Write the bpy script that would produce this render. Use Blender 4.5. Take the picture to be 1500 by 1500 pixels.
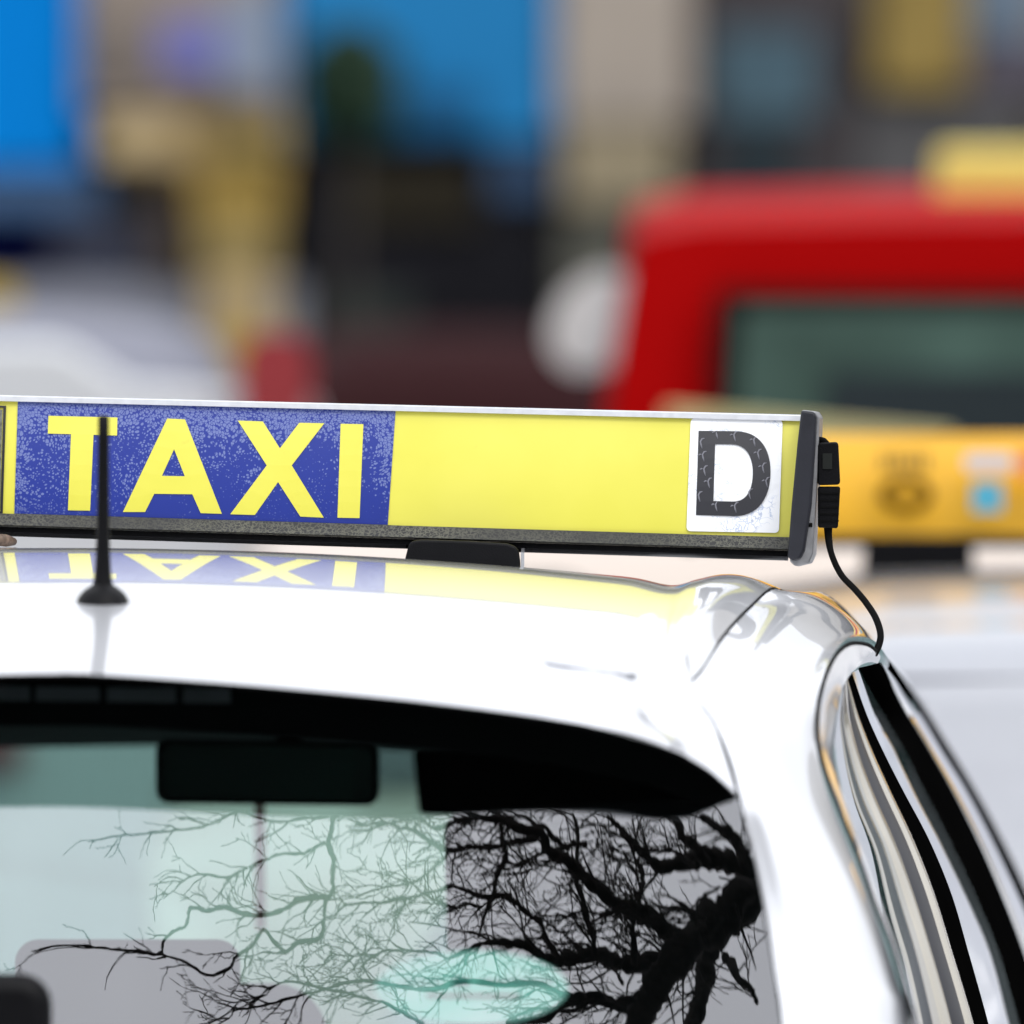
import bpy, bmesh, math, random
import numpy as np
from mathutils import Vector
random.seed(7)
S = bpy.context.scene
for o in list(bpy.data.objects): bpy.data.objects.remove(o)

# ------------------------------------------------------------------ camera
CAMZ = 1.8
PITCH = 435/18750.0            # horizon sits 435 px above the picture centre (of 1500)
FPX = 18750.0
cam = bpy.data.cameras.new('camera'); camo = bpy.data.objects.new('camera', cam)
S.collection.objects.link(camo); S.camera = camo
cam.sensor_fit = 'HORIZONTAL'; cam.sensor_width = 24; cam.lens = 300
cam.clip_start = 0.5; cam.clip_end = 600
camo.location = (0, 0, CAMZ); camo.rotation_euler = (math.pi/2-PITCH, 0, 0)
cam.dof.use_dof = True; cam.dof.focus_distance = 9.42; cam.dof.aperture_fstop = 4.6
cam.dof.aperture_blades = 0
# ------------------------------------------------------------------ world (overcast day)
W = bpy.data.worlds.new('World'); S.world = W; W.use_nodes = True
nt = W.node_tree; nt.nodes.clear()
def N(t, typ, **kw):
    n = t.nodes.new(typ)
    for k, v in kw.items(): setattr(n, k, v)
    return n
SUN_EL, SUN_AZ = math.radians(50), math.radians(150)
sky = N(nt, 'ShaderNodeTexSky', sky_type='NISHITA', sun_disc=False)
sky.sun_elevation = SUN_EL; sky.sun_rotation = SUN_AZ; sky.air_density = 1.2; sky.dust_density = 3
hs = N(nt, 'ShaderNodeHueSaturation'); hs.inputs['Saturation'].default_value = .35
nt.links.new(sky.outputs[0], hs.inputs['Color'])
tc = N(nt, 'ShaderNodeTexCoord'); sp = N(nt, 'ShaderNodeSeparateXYZ')
nt.links.new(tc.outputs['Generated'], sp.inputs[0])
cl = N(nt, 'ShaderNodeMapRange'); cl.inputs[1].default_value = -.02; cl.inputs[2].default_value = 1
cl.inputs[3].default_value = 6.5; cl.inputs[4].default_value = 24
nt.links.new(sp.outputs[2], cl.inputs[0])
noi = N(nt, 'ShaderNodeTexNoise'); noi.inputs['Scale'].default_value = 2.2; noi.inputs['Detail'].default_value = 4
nt.links.new(tc.outputs['Generated'], noi.inputs['Vector'])
nr = N(nt, 'ShaderNodeMapRange'); nr.inputs[1].default_value = .3; nr.inputs[2].default_value = .7
nr.inputs[3].default_value = .82; nr.inputs[4].default_value = 1.12
nt.links.new(noi.outputs[0], nr.inputs[0])
mu = N(nt, 'ShaderNodeMath', operation='MULTIPLY'); nt.links.new(cl.outputs[0], mu.inputs[0]); nt.links.new(nr.outputs[0], mu.inputs[1])
gc = N(nt, 'ShaderNodeVectorMath', operation='SCALE'); gc.inputs[0].default_value = (.96, .985, 1.04)
nt.links.new(mu.outputs[0], gc.inputs['Scale'])
mx = N(nt, 'ShaderNodeMix', data_type='RGBA'); mx.inputs[0].default_value = .85
nt.links.new(hs.outputs[0], mx.inputs[6]); nt.links.new(gc.outputs[0], mx.inputs[7])
bg = N(nt, 'ShaderNodeBackground'); bg.inputs[1].default_value = .1
nt.links.new(mx.outputs[2], bg.inputs[0])
wo = N(nt, 'ShaderNodeOutputWorld'); nt.links.new(bg.outputs[0], wo.inputs[0])
sl = bpy.data.lights.new('sun', 'SUN'); sl.energy = 1.0; sl.angle = math.radians(25); sl.color = (1, .96, .9)
so = bpy.data.objects.new('sun', sl); S.collection.objects.link(so)
sd = Vector((math.sin(SUN_AZ)*math.cos(SUN_EL), math.cos(SUN_AZ)*math.cos(SUN_EL), math.sin(SUN_EL)))
so.rotation_euler = sd.to_track_quat('Z', 'Y').to_euler()
S.view_settings.view_transform = 'Standard'; S.view_settings.look = 'None'
S.view_settings.exposure = 0.1; S.view_settings.gamma = 1; S.view_settings.use_curve_mapping = False
S.render.engine = 'CYCLES'
S.cycles.use_denoising = True
S.cycles.max_bounces = 10; S.cycles.transparent_max_bounces = 16; S.cycles.glossy_bounces = 5
S.cycles.sample_clamp_indirect = 6

# ------------------------------------------------------------------ helpers
cp, spn = math.cos(PITCH), math.sin(PITCH)
def V2W(x, y, z):            # view-aligned metres -> world
    return (x, y*cp + z*spn, CAMZ + z*cp - y*spn)
def P(px, py, d):            # photo pixel + distance -> view-aligned metres
    return ((px-750)/FPX*d, d, -(py-750)/FPX*d)
def PW(px, py, d): return V2W(*P(px, py, d))
def W2P(w):                  # world -> photo pixel, distance
    y = w[1]*cp - (w[2]-CAMZ)*spn; z = w[1]*spn + (w[2]-CAMZ)*cp
    return (750+w[0]/y*FPX, 750-z/y*FPX, y)
MAT = {}
LOC = {}
def tag(o, label=None, cat=None, group=None, kind=None):
    if label: o['label'] = label
    if cat: o['category'] = cat
    if group: o['group'] = group
    if kind: o['kind'] = kind
    return o
def thing(name, loc, label, cat, group=None):
    o = bpy.data.objects.new(name, None); S.collection.objects.link(o); o.location = loc
    o.empty_display_size = .1
    LOC[o.name] = Vector(loc); return tag(o, label, cat, group)
def mesh(name, vs, fs, mat, parent=None, smooth=True, sharp=None):
    base = LOC[parent.name] if parent else Vector((0, 0, 0))
    if parent is None:
        a = np.array([tuple(v) for v in vs]); c = a.mean(0); base = Vector((c[0], c[1], a[:, 2].min()))
    me = bpy.data.meshes.new(name)
    me.from_pydata([(v[0]-base[0], v[1]-base[1], v[2]-base[2]) for v in vs], [], fs)
    me.update()
    if smooth: me.polygons.foreach_set('use_smooth', [True]*len(me.polygons))
    if smooth and sharp is not None: me.set_sharp_from_angle(angle=math.radians(sharp))
    o = bpy.data.objects.new(name, me); S.collection.objects.link(o)
    me.materials.append(mat)
    if parent: o.parent = parent
    else: o.location = base
    LOC[o.name] = Vector(base)
    return o
def bevel(o, w, seg=3, ang=30):
    m = o.modifiers.new('bevel', 'BEVEL'); m.width = w; m.segments = seg; m.limit_method = 'ANGLE'; m.angle_limit = math.radians(ang)
    return o
def grid(A, flip=False):     # A: rows x cols of points
    nr_, nc = len(A), len(A[0]); vs = [tuple(p) for r in A for p in r]; fs = []
    for i in range(nr_-1):
        for j in range(nc-1):
            f = (i*nc+j, i*nc+j+1, (i+1)*nc+j+1, (i+1)*nc+j)
            fs.append(f[::-1] if flip else f)
    return vs, fs
def join(*ms):
    vs, fs = [], []
    for v, f in ms:
        b = len(vs); vs += list(v); fs += [tuple(i+b for i in q) for q in f]
    return vs, fs
def box(x0, x1, y0, y1, z0, z1):
    vs = [(x, y, z) for z in (z0, z1) for y in (y0, y1) for x in (x0, x1)]
    fs = [(0, 2, 3, 1), (4, 5, 7, 6), (0, 1, 5, 4), (2, 6, 7, 3), (0, 4, 6, 2), (1, 3, 7, 5)]
    return vs, fs
def prism(front, back):      # two matching polygons -> closed solid
    n = len(front); vs = list(front)+list(back)
    fs = [tuple(range(n)), tuple(range(2*n-1, n-1, -1))]
    for i in range(n):
        j = (i+1) % n; fs.append((i, i+n, j+n, j))
    return vs, fs
def tube(pts, rad, n=10, cap=True):
    pts = [Vector(p) for p in pts]
    if not hasattr(rad, '__len__'): rad = [rad]*len(pts)
    vs, fs = [], []
    up = Vector((0.13, .21, 1)).normalized()
    prev = None
    for i, p in enumerate(pts):
        t = (pts[min(i+1, len(pts)-1)]-pts[max(i-1, 0)])
        t = t.normalized() if t.length > 1e-9 else Vector((0, 0, 1))
        a = t.cross(up) if prev is None else prev - t*prev.dot(t)
        if a.length < 1e-4: a = t.cross(Vector((1, 0, 0)))
        a.normalize(); prev = a; b = t.cross(a)
        for k in range(n):
            w = 2*math.pi*k/n; vs.append(tuple(p+(a*math.cos(w)+b*math.sin(w))*rad[i]))
    for i in range(len(pts)-1):
        for k in range(n):
            l = (k+1) % n; fs.append((i*n+k, i*n+l, (i+1)*n+l, (i+1)*n+k))
    if cap:
        fs.append(tuple(range(n-1, -1, -1))); fs.append(tuple(range((len(pts)-1)*n, len(pts)*n)))
    return vs, fs
def cr(pts, n):              # Catmull-Rom through points, n samples, chord parameter
    A = np.array(pts, float); d = np.r_[0, np.cumsum(np.maximum(1e-6, np.linalg.norm(np.diff(A[:, :2], axis=0), axis=1))**.7)]
    return crp(d/d[-1], A, np.linspace(0, 1, n))
def crp(t, A, q):            # non-uniform cubic Hermite (finite-difference tangents)
    A = np.array(A, float); t = np.array(t, float); m = np.zeros_like(A)
    dt = np.diff(t)[:, None]; dl = np.diff(A, axis=0)/dt
    m[0] = dl[0]; m[-1] = dl[-1]
    m[1:-1] = (dl[:-1]*dt[1:]+dl[1:]*dt[:-1])/(dt[1:]+dt[:-1])
    out = []
    for x in q:
        i = min(max(np.searchsorted(t, x, side='right')-1, 0), len(t)-2)
        h = t[i+1]-t[i]; s = (x-t[i])/h
        out.append((2*s**3-3*s**2+1)*A[i]+(s**3-2*s**2+s)*h*m[i]+(-2*s**3+3*s**2)*A[i+1]+(s**3-s**2)*h*m[i+1])
    return np.array(out)
def loft(curves, nu=60, nv=6, world=True):   # curves of (px,py,d) controls, lofted smoothly
    C = [cr(c, nu) for c in curves]
    t = np.linspace(0, 1, len(C)); q = np.linspace(0, 1, (len(C)-1)*nv+1)
    G = [[None]*len(q) for _ in range(nu)]
    for i in range(nu):
        R = crp(t, [c[i] for c in C], q) if len(C) > 2 else np.array([C[0][i]*(1-s)+C[1][i]*s for s in q])
        for j in range(len(q)): G[i][j] = PW(*R[j])
    return G
# ------------------------------------------------------------------ materials
def mat(name, col, rough=.5, metal=0, coat=0, spec=.3, noise=0, nscale=20, bump=0, bscale=60, ior=1.5, coat_r=.03):
    if name in MAT: return MAT[name]
    m = bpy.data.materials.new(name); m.use_nodes = True; t = m.node_tree
    b = t.nodes['Principled BSDF']
    b.inputs['Roughness'].default_value = rough; b.inputs['Metallic'].default_value = metal
    b.inputs['Coat Weight'].default_value = coat; b.inputs['Coat Roughness'].default_value = coat_r
    b.inputs['Specular IOR Level'].default_value = spec; b.inputs['IOR'].default_value = ior
    tc = N(t, 'ShaderNodeTexCoord')
    n = N(t, 'ShaderNodeTexNoise'); n.inputs['Scale'].default_value = nscale; n.inputs['Detail'].default_value = 5
    t.links.new(tc.outputs['Object'], n.inputs['Vector'])
    r = N(t, 'ShaderNodeMapRange'); r.inputs[1].default_value = .3; r.inputs[2].default_value = .7
    r.inputs[3].default_value = 1-noise; r.inputs[4].default_value = 1+noise*.5
    t.links.new(n.outputs[0], r.inputs[0])
    s = N(t, 'ShaderNodeVectorMath', operation='SCALE'); s.inputs[0].default_value = col[:3]
    t.links.new(r.outputs[0], s.inputs['Scale']); t.links.new(s.outputs[0], b.inputs['Base Color'])
    if bump:
        n2 = N(t, 'ShaderNodeTexNoise'); n2.inputs['Scale'].default_value = bscale; n2.inputs['Detail'].default_value = 3
        t.links.new(tc.outputs['Object'], n2.inputs['Vector'])
        bp = N(t, 'ShaderNodeBump'); bp.inputs['Strength'].default_value = 1; bp.inputs['Distance'].default_value = bump
        t.links.new(n2.outputs[0], bp.inputs['Height']); t.links.new(bp.outputs[0], b.inputs['Normal'])
    MAT[name] = m; return m
def glass(name, tint, ior=1.8, wav=0, wscale=3):
    m = bpy.data.materials.new(name); m.use_nodes = True; t = m.node_tree; t.nodes.clear()
    o = N(t, 'ShaderNodeOutputMaterial'); fr = N(t, 'ShaderNodeFresnel'); fr.inputs[0].default_value = ior
    tr = N(t, 'ShaderNodeBsdfTransparent'); tr.inputs[0].default_value = (*tint, 1)
    gl = N(t, 'ShaderNodeBsdfGlossy'); gl.inputs['Roughness'].default_value = 0.0; gl.inputs['Color'].default_value = (.97, .97, 1, 1)
    mi = N(t, 'ShaderNodeMixShader')
    ge = N(t, 'ShaderNodeNewGeometry')
    # same reflectance from both sides
    ab = N(t, 'ShaderNodeMath', operation='DIVIDE'); ab.inputs[0].default_value = 1; ab.inputs[1].default_value = ior
    mm = N(t, 'ShaderNodeMix', data_type='FLOAT'); mm.inputs[2].default_value = ior; mm.inputs[3].default_value = ior
    t.links.new(ge.outputs['Backfacing'], mm.inputs[0])
    if wav:
        tc = N(t, 'ShaderNodeTexCoord'); mp = N(t, 'ShaderNodeMapping'); mp.inputs['Scale'].default_value = (wscale*4, wscale, wscale*.8)
        n2 = N(t, 'ShaderNodeTexNoise'); n2.inputs['Scale'].default_value = 1; n2.inputs['Detail'].default_value = 1
        t.links.new(tc.outputs['Object'], mp.inputs[0]); t.links.new(mp.outputs[0], n2.inputs['Vector'])
        bp = N(t, 'ShaderNodeBump'); bp.inputs['Strength'].default_value = 1; bp.inputs['Distance'].default_value = wav
        t.links.new(n2.outputs[0], bp.inputs['Height']); t.links.new(bp.outputs[0], gl.inputs['Normal'])
    t.links.new(fr.outputs[0], mi.inputs[0]); t.links.new(tr.outputs[0], mi.inputs[1]); t.links.new(gl.outputs[0], mi.inputs[2])
    t.links.new(mi.outputs[0], o.inputs[0]); MAT[name] = m; return m
white = mat('white_paint', (.78, .79, .82), .34, metal=.45, coat=1, noise=.02, nscale=3, coat_r=.012)
whiteb = mat('white_paint_grey', (.17, .175, .215), .6, coat=0, spec=.15, noise=.03, nscale=2, coat_r=.05)  # muted grey-lavender tone of the people carrier's body
cream = mat('cream_paint', (.52, .445, .385), .4, coat=.5, noise=.03, nscale=2)
red = mat('red_paint', (.34, .0005, .0008), .6, coat=0, spec=.04, noise=.05, nscale=2, coat_r=.03)
black = mat('black_plastic', (.0035, .0035, .0045), .42, spec=.12, noise=.2, nscale=80, bump=.0003, bscale=900)
capm = mat('sign_cap_plastic', (.02, .021, .028), .42, noise=.15, nscale=60, bump=.0002, bscale=1500)
strip_black = mat('trim_black', (.002, .002, .002), 1, spec=0, noise=.2)
border_black = mat('border_black', (.008, .008, .014), .3, spec=.12)
gloss_black = mat('gloss_black', (.006, .006, .007), .12, noise=.1, spec=.35)
rubber = mat('rubber', (.006, .006, .006), .8, spec=.05, noise=.2, nscale=40)
matte = mat('interior_black', (.004, .0045, .005), .95, noise=.2, nscale=30, spec=.1)
alu = mat('aluminium', (.78, .79, .82), .28, metal=.9, noise=.1, nscale=120)
chrome = mat('bright_trim', (.85, .85, .87), .08, metal=1)
fabric = mat('seat_fabric', (.012, .013, .016), .95, noise=.25, nscale=200)
tyre = mat('tyre', (.02, .02, .02), .85, noise=.2)
redlamp = mat('red_lamp', (.26, .02, .025), .4, coat=.2, noise=.1)
asphalt = mat('asphalt', (.055, .055, .058), .9, noise=.35, nscale=9, bump=.004, bscale=120)
paving = mat('paving', (.25, .24, .23), .85, noise=.2, nscale=4)
bark = mat('bark', (.045, .038, .032), .95, noise=.4, nscale=14, bump=.01, bscale=30)
lens = mat('lamp_lens', (.12, .12, .13), .3, noise=.1)
gl_hatch = glass('rear_glass', (.76, .90, .87), 2.5, wav=.00005, wscale=9)
gl_side = glass('side_glass', (.45, .52, .50), 1.6, wav=.0001, wscale=4)
gl_wind = glass('windscreen_glass', (.37, .54, .50), 1.5)
gl_band = glass('windscreen_band', (.16, .36, .29), 1.5)
gl_dark = glass('dark_glass', (.16, .24, .21), 1.7)

# ================================================================== THE NEAR TAXI
MPP = 9.3/FPX
PSI = math.radians(2.3); SP = math.sin(PSI)
R1, RF = 3.0, 9.5
def hz(px): return 803.5+.02*(px-236)+6e-5*(px-236)**2       # where the roof turns out of sight
XC0 = P(236, 0, 9.3)[0]                                       # car centre line at the crest
def dg(px, py):                                               # tailgate glass: distance of its surface
    X = (px-100)*.000455; e0 = 988+.02*(px-100)+1.1e-4*(px-100)**2
    v = (py-e0)*.000455
    return 8.575+X*X/4.4-X*SP-(.839*v-.315*v*v)
Ex = [-40, 100, 300, 500, 700, 850, 950, 1000, 1040, 1080]; Ey = [985, 988, 1000, 1017, 1039, 1062, 1086, 1107, 1130, 1166]
def dsp(px): return float(np.interp(px, [100, 400, 600, 860, 1000, 1040, 1085], [.095, .092, .086, .064, .050, .036, 0]))
def E(px): return float(crp(Ex, [[y] for y in Ey], [px])[0][0])
NF, NB = 14, 46
taus = list(np.linspace(-1, 0, NF, endpoint=False))+list(np.linspace(0, 1, NB))
def station(px0):
    x0 = P(px0, 0, 9.3)[0]
    # find the end of the station on the tailgate glass edge
    te = .7
    for _ in range(20):
        d = 9.3-te; pxe = 750+(x0-te*SP)/d*FPX*1.0
        te = 9.3-dg(pxe, E(pxe))+dsp(pxe)
    D_end = (E(pxe)-1-hz(px0))*(9.3-te)/FPX
    k = (D_end-te*te/(2*R1))/te**4
    out = []
    for tau in taus:
        if tau < 0:
            t = 1.62*tau; drop = t*t/(2*RF)
        else:
            t = te*tau; drop = t*t/(2*R1)+k*t**4
        d = 9.3-t
        px = 750+(x0-t*SP)/d*FPX
        out.append((px, hz(px0)+drop/d*FPX, d))
    return out
def ctl(pts):    # control curve: pts = [(tau, px, py, d)...]
    return [tuple(p) for p in crp([p[0] for p in pts], [p[1:] for p in pts], taus)]
x_st = [236, 320, 420, 520, 620, 700, 780, 860, 930]
ST = [station(x) for x in x_st]
def ed(px): return dg(px, E(px))-dsp(px)
ST.append(ctl([(-1, 1000, 1120, 10.9), (-.5, 985, 925, 10.1), (0, 985, 857, 9.3), (.18, 976, 864, 9.15), (.4, 968, 889, 9.0), (.7, 965, 955, 8.82), (.88, 970, 1030, 8.72), (1, 985, E(985)-1, ed(985))]))
ST.append(ctl([(-1, 1040, 1130, 10.9), (-.5, 1025, 920, 10.1), (0, 1025, 848, 9.32), (.18, 1012, 856, 9.16), (.4, 995, 885, 9.0), (.7, 980, 955, 8.81), (.88, 993, 1036, 8.70), (1, 1015, E(1015)-1, ed(1015))]))
ST.append(ctl([(-1, 1075, 1135, 10.9), (-.5, 1062, 915, 10.1), (0, 1062, 841, 9.35), (.18, 1045, 850, 9.18), (.4, 1019, 882, 9.0), (.7, 990, 955, 8.80), (.88, 1012, 1040, 8.68), (1, 1040, E(1040)-1, ed(1040))]))
ST.append(ctl([(-1, 1110, 1140, 10.9), (-.5, 1100, 925, 10.1), (0, 1100, 846, 9.33), (.18, 1076, 858, 9.17), (.4, 1043, 890, 8.98), (.7, 1004, 965, 8.79), (.88, 1027, 1050, 8.67), (1, 1060, E(1060)-1, ed(1060))]))
GAP = [(1165, 1150, 10.9), (1150, 930, 10.1), (1138, 864, 9.3), (1092, 895, 9.08), (1062, 930, 8.94), (1035, 967, 8.83), (1010, 1012, 8.75), (1047, 1062, 8.66), (1070, 1120, 8.60), (1083, 1172, dg(1083, 1172)+.0)]
ST.append(ctl([(-1,)+GAP[0], (-.5,)+GAP[1], (0, 1136, 865, 9.3), (.18, 1100, 889, 9.13), (.4, 1060, 932, 8.94), (.62, 1026, 983, 8.80), (.7, 1010, 1012, 8.75), (.88, 1047, 1065, 8.66), (1, 1080, 1166, ed(1080))]))
# interpolate across stations
ti = np.arange(len(ST), dtype=float); q = []
for i in range(len(ST)-1): q += list(np.linspace(i, i+1, 7 if i < 8 else 10, endpoint=False))
q.append(len(ST)-1)
RG = []
for r in range(len(taus)):
    RR = crp(ti, [st[r] for st in ST], q); RG.append([PW(*p) for p in RR])
NRM = Vector((math.cos(PSI)*math.cos(.02), -SP, -.02)); NRM = Vector((NRM.x, NRM.y*cp+NRM.z*spn, NRM.z*cp-NRM.y*spn)).normalized()
ORG = Vector(PW(236, 803.5, 9.3))
def mir(v):
    v = Vector(v); return tuple(v-2*NRM*((v-ORG).dot(NRM)))
def mm(m):
    return [mir(v) for v in m[0]], [tuple(reversed(f)) for f in m[1]]
def cs2(y, x, z): return (-.2565+(y-9.45)*SP+x*math.cos(PSI), y-x*SP, z)
def CXY(y): return (-.2565+(y-9.45)*SP+.85, y, .96)
def xct(d): return 750+(XC0-(9.3-d)*SP)/d*FPX
def thick(G, off, flip=False):   # open sheet with its rim turned down (inner skin)
    return grid(G, flip)
car = thing('taxi_car', PW(150, 1500, 9.5)[:2]+(0.0,), 'white hatchback taxi in the foreground with bare branches reflected in its rear window', 'car')
rf = grid(RG); 
LG = [[mir(p) for p in reversed(r)] for r in RG]
FULL = [l[:-1]+r for l, r in zip(LG, RG)]
fv, ff = grid(FULL, True)
roof = mesh('roof', fv, ff, white, car)
# small pressed crease on the tailgate lip near its right end
def roof_pt(px, py, lift=0.0008):
    # nearest roof grid point to the pixel, lifted off the surface
    best = None
    for r in RG[NF:]:
        for p in r:
            a = W2P(p); dd = (a[0]-px)**2+(a[1]-py)**2
            if best is None or dd < best[0]: best = (dd, a[2])
    return PW(px, py, best[1]-lift)
grey_seam = mat('seam_grey', (.09, .09, .10), .6)
seam = tube([roof_pt(738+i*24, 961+i*3.6+.012*i*i*5, .0006) for i in range(9)], [.0003, .0007, .001, .001, .001, .001, .0013, .0022, .0006], 6)
mesh('seam', *seam, mat('seam_light', (.35, .36, .40), .5), car)
chip = tube([roof_pt(915+i*7, 989+i*1.5, .0006) for i in range(4)], [.0006, .002, .002, .0006], 6)
mesh('paint_chip', *chip, grey_seam, car)
# underside of the spoiler lip, running forward to the glass
US = []
for px in np.linspace(90, 1080, 50):
    e = E(px); d1 = dg(px, e)-dsp(px)
    US.append([PW(px, e-1.5, d1+.0005), PW(px, e+5, d1+.004), PW(px, e+5, d1+.4*dsp(px)), PW(px, e+3, dg(px, e)+.01)])
um = grid(US); mesh('spoiler_underside', *join(um, mm(um)), mat('underside_black', (.004, .004, .004), .8, spec=.1), car, smooth=False)
# hatch glass
def xr(py): return float(crp([1100, 1168, 1300, 1430, 1520, 1700, 1900], [[1050], [1082], [1111], [1134], [1146], [1165], [1180]], [py])[0][0])
def xc(py):
    px = 100
    for _ in range(3): px = 750+(XC0-(9.3-dg(px, py))*SP)/dg(px, py)*FPX
    return px
GG = []
for r in np.linspace(0, 1, 40):
    row = []
    for s in np.linspace(0, 1, 46):
        py = 1000
        px0 = xc(990)+(1081-xc(990))*s; top = E(px0)+1
        py = top+(1900-top)*r
        a = xc(py); px = a+((xr(py) if r > 0 else 1081)-a)*s
        if r > 0 and py < 1168: px = a+(1081-a)*s
        row.append(PW(px, py, dg(px, py)-.001))
    GG.append(row)
GL = [[mir(p) for p in reversed(r)] for r in GG]
hg = mesh('rear_window', *grid([l[:-1]+r for l, r in zip(GL, GG)], True), gl_hatch, car)
# tailgate below the glass, rear panel and bumper in outline
def gx(px, py, d): return PW(px, py, d)
# pillar and shoulder: from the tailgate gap outwards to the side windows
B0 = [(1284, 955, 9.35), (1270, 945, 9.2), (1246, 944, 9.08), (1226, 960, 8.98), (1210, 992, 8.90), (1200, 1032, 8.84), (1198, 1072, 8.80), (1202, 1104, 8.78), (1214, 1144, 8.75), (1234, 1196, 8.72), (1258, 1256, 8.69), (1282, 1324, 8.65), (1306, 1384, 8.61), (1328, 1456, 8.57), (1342, 1500, 8.54), (1350, 1540, 8.52)]
K0 = [(1164, 1150, 10.9), (1151, 930, 10.1), (1139, 864, 9.3), (1103, 888, 9.13), (1063, 931, 8.94), (1029, 983, 8.80), (1013, 1012, 8.75), (1050, 1064, 8.665), (1073, 1120, 8.62), (1086, 1172, dg(1083, 1172)+.004), (1114, 1300, dg(1111, 1300)+.005), (1137, 1430, dg(1134, 1430)+.005), (1149, 1520, dg(1146, 1520)+.005), (1183, 1900, dg(1180, 1900)+.005)]
def rs(c, ks):   # resample helper by control index so lofts line up
    return c
def mid(a, b, s, push=0): return tuple(a[i]*(1-s)+b[i]*s for i in range(2))+((a[2]*(1-s)+b[2]*s)-push,)
K2 = [(1330, 1060, 10.9), (1296, 962, 10.2), (1252, 908, 9.5), (1222, 915, 9.22), (1192, 952, 9.0), (1172, 1000, 8.86), (1165, 1032, 8.80), (1168, 1084, 8.74), (1180, 1144, 8.68), (1200, 1200, 8.635), (1246, 1310, 8.575), (1284, 1430, 8.535), (1306, 1520, 8.51), (1360, 1900, 8.43)]
K1 = [(1240, 1060, 10.9), (1215, 890, 10.1), (1196, 872, 9.4), (1163, 893, 9.16), (1125, 935, 8.95), (1095, 985, 8.80), (1082, 1018, 8.74), (1102, 1070, 8.66), (1120, 1126, 8.612), (1138, 1182, 8.577), (1176, 1305, 8.53), (1208, 1430, 8.497), (1226, 1520, 8.472), (1270, 1900, 8.385)]
K3 = [(1385, 1160, 10.9), (1340, 1030, 10.3), (1298, 960, 9.7), (1275, 936, 9.32), (1240, 936, 9.10), (1212, 975, 8.92), (1196, 1030, 8.84), (1195, 1085, 8.79), (1206, 1140, 8.745), (1226, 1196, 8.715), (1275, 1320, 8.65), (1316, 1440, 8.61), (1340, 1520, 8.59), (1400, 1900, 8.52)]
Q = loft2 = None
def loftc(curves, per=6, nv=7):
    n = len(curves[0]); t = np.arange(n, dtype=float); q = np.linspace(0, n-1, (n-1)*per+1)
    C = [crp(t, c, q) for c in curves]; tv = np.arange(len(C), dtype=float); qv = np.linspace(0, len(C)-1, (len(C)-1)*nv+1)
    return [[PW(*p) for p in crp(tv, [c[i] for c in C], qv)] for i in range(len(q))]
QG = loftc([K0, K1, K2, K3])
qm = grid(QG, True); qmm = mm(qm)
mesh('quarter_panel', *qm, white, car); mesh('quarter_panel', *qmm, white, car)
# dark shut line between tailgate and body, set down in the joint
gl_ = [PW(*(np.array(p)+np.array([-1.5, 0, .004]))) for p in crp(np.arange(len(K0)), K0, np.linspace(2, len(K0)-1, 90))]
mesh('shut_line', *tube(gl_, .0015, 8), rubber, car); mesh('shut_line', *tube([mir(p) for p in gl_], .0015, 8), rubber, car)
# window aperture: bright frame lip round the top of the side glass
def off(c, dx, dy, dd): return [(p[0]+dx, p[1]+dy, p[2]+dd) for p in c]
F1 = B0
F2 = [(1290, 962, 9.42), (1276, 957, 9.27), (1256, 958, 9.16), (1238, 972, 9.06), (1223, 1000, 8.98), (1214, 1036, 8.91), (1211, 1074, 8.87), (1214, 1106, 8.84), (1225, 1146, 8.80), (1243, 1197, 8.76), (1265, 1257, 8.73), (1288, 1324, 8.69), (1311, 1384, 8.65), (1332, 1456, 8.61), (1346, 1500, 8.58), (1354, 1540, 8.56)]
F3 = [(1286, 972, 9.46), (1274, 970, 9.34), (1260, 975, 9.23), (1244, 990, 9.12), (1232, 1016, 9.02), (1226, 1048, 8.95), (1222, 1082, 8.90), (1222, 1110, 8.87), (1231, 1150, 8.83), (1247, 1200, 8.79), (1269, 1260, 8.75), (1291, 1326, 8.71), (1313, 1386, 8.67), (1334, 1458, 8.63), (1348, 1500, 8.60), (1356, 1540, 8.58)]
fg = grid(loftc([F1, F2, F3], 4, 5), True)
mesh('window_frame', *fg, white, car); mesh('window_frame', *mm(fg), white, car)
seal = tube([PW(*p) for p in crp(np.arange(len(B0)), off(B0, -1, -1, .003), np.linspace(0, len(B0)-1, 80))], .0016, 6)
mesh('window_seal', *seal, rubber, car); mesh('window_seal', *mm(seal), rubber, car)
def strip(name, a, b, m, bulge=0, depth_in=0, n=50):
    A = cr(a, n); B = cr(b, n); G = []
    for i in range(n):
        row = []
        for s in np.linspace(0, 1, 9):
            p = A[i]*(1-s)+B[i]*s; p = p.copy(); p[0] += bulge*4*s*(1-s)
            row.append(PW(*p))
        G.append(row)
    g = grid(G, True)
    mesh(name, *g, m, car); mesh(name, *mm(g), m, car)
b0i = [(1236, 1004, 9.05), (1226, 1050, 8.94), (1223, 1096, 8.87), (1236, 1165, 8.82), (1265, 1250, 8.76), (1292, 1330, 8.71), (1318, 1400, 8.67), (1345, 1492, 8.61), (1356, 1540, 8.58)]
b1 = [(1238, 1000, 9.15), (1238, 1050, 9.16), (1250, 1110, 9.17), (1268, 1165, 9.18), (1300, 1240, 9.19), (1327, 1320, 9.2), (1352, 1400, 9.2), (1376, 1492, 9.2), (1386, 1540, 9.2)]
b2 = [(1240, 994, 9.22), (1258, 1050, 9.25), (1280, 1105, 9.27), (1305, 1160, 9.28), (1338, 1230, 9.3), (1369, 1310, 9.3), (1394, 1392, 9.3), (1424, 1492, 9.3), (1436, 1540, 9.3)]
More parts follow.
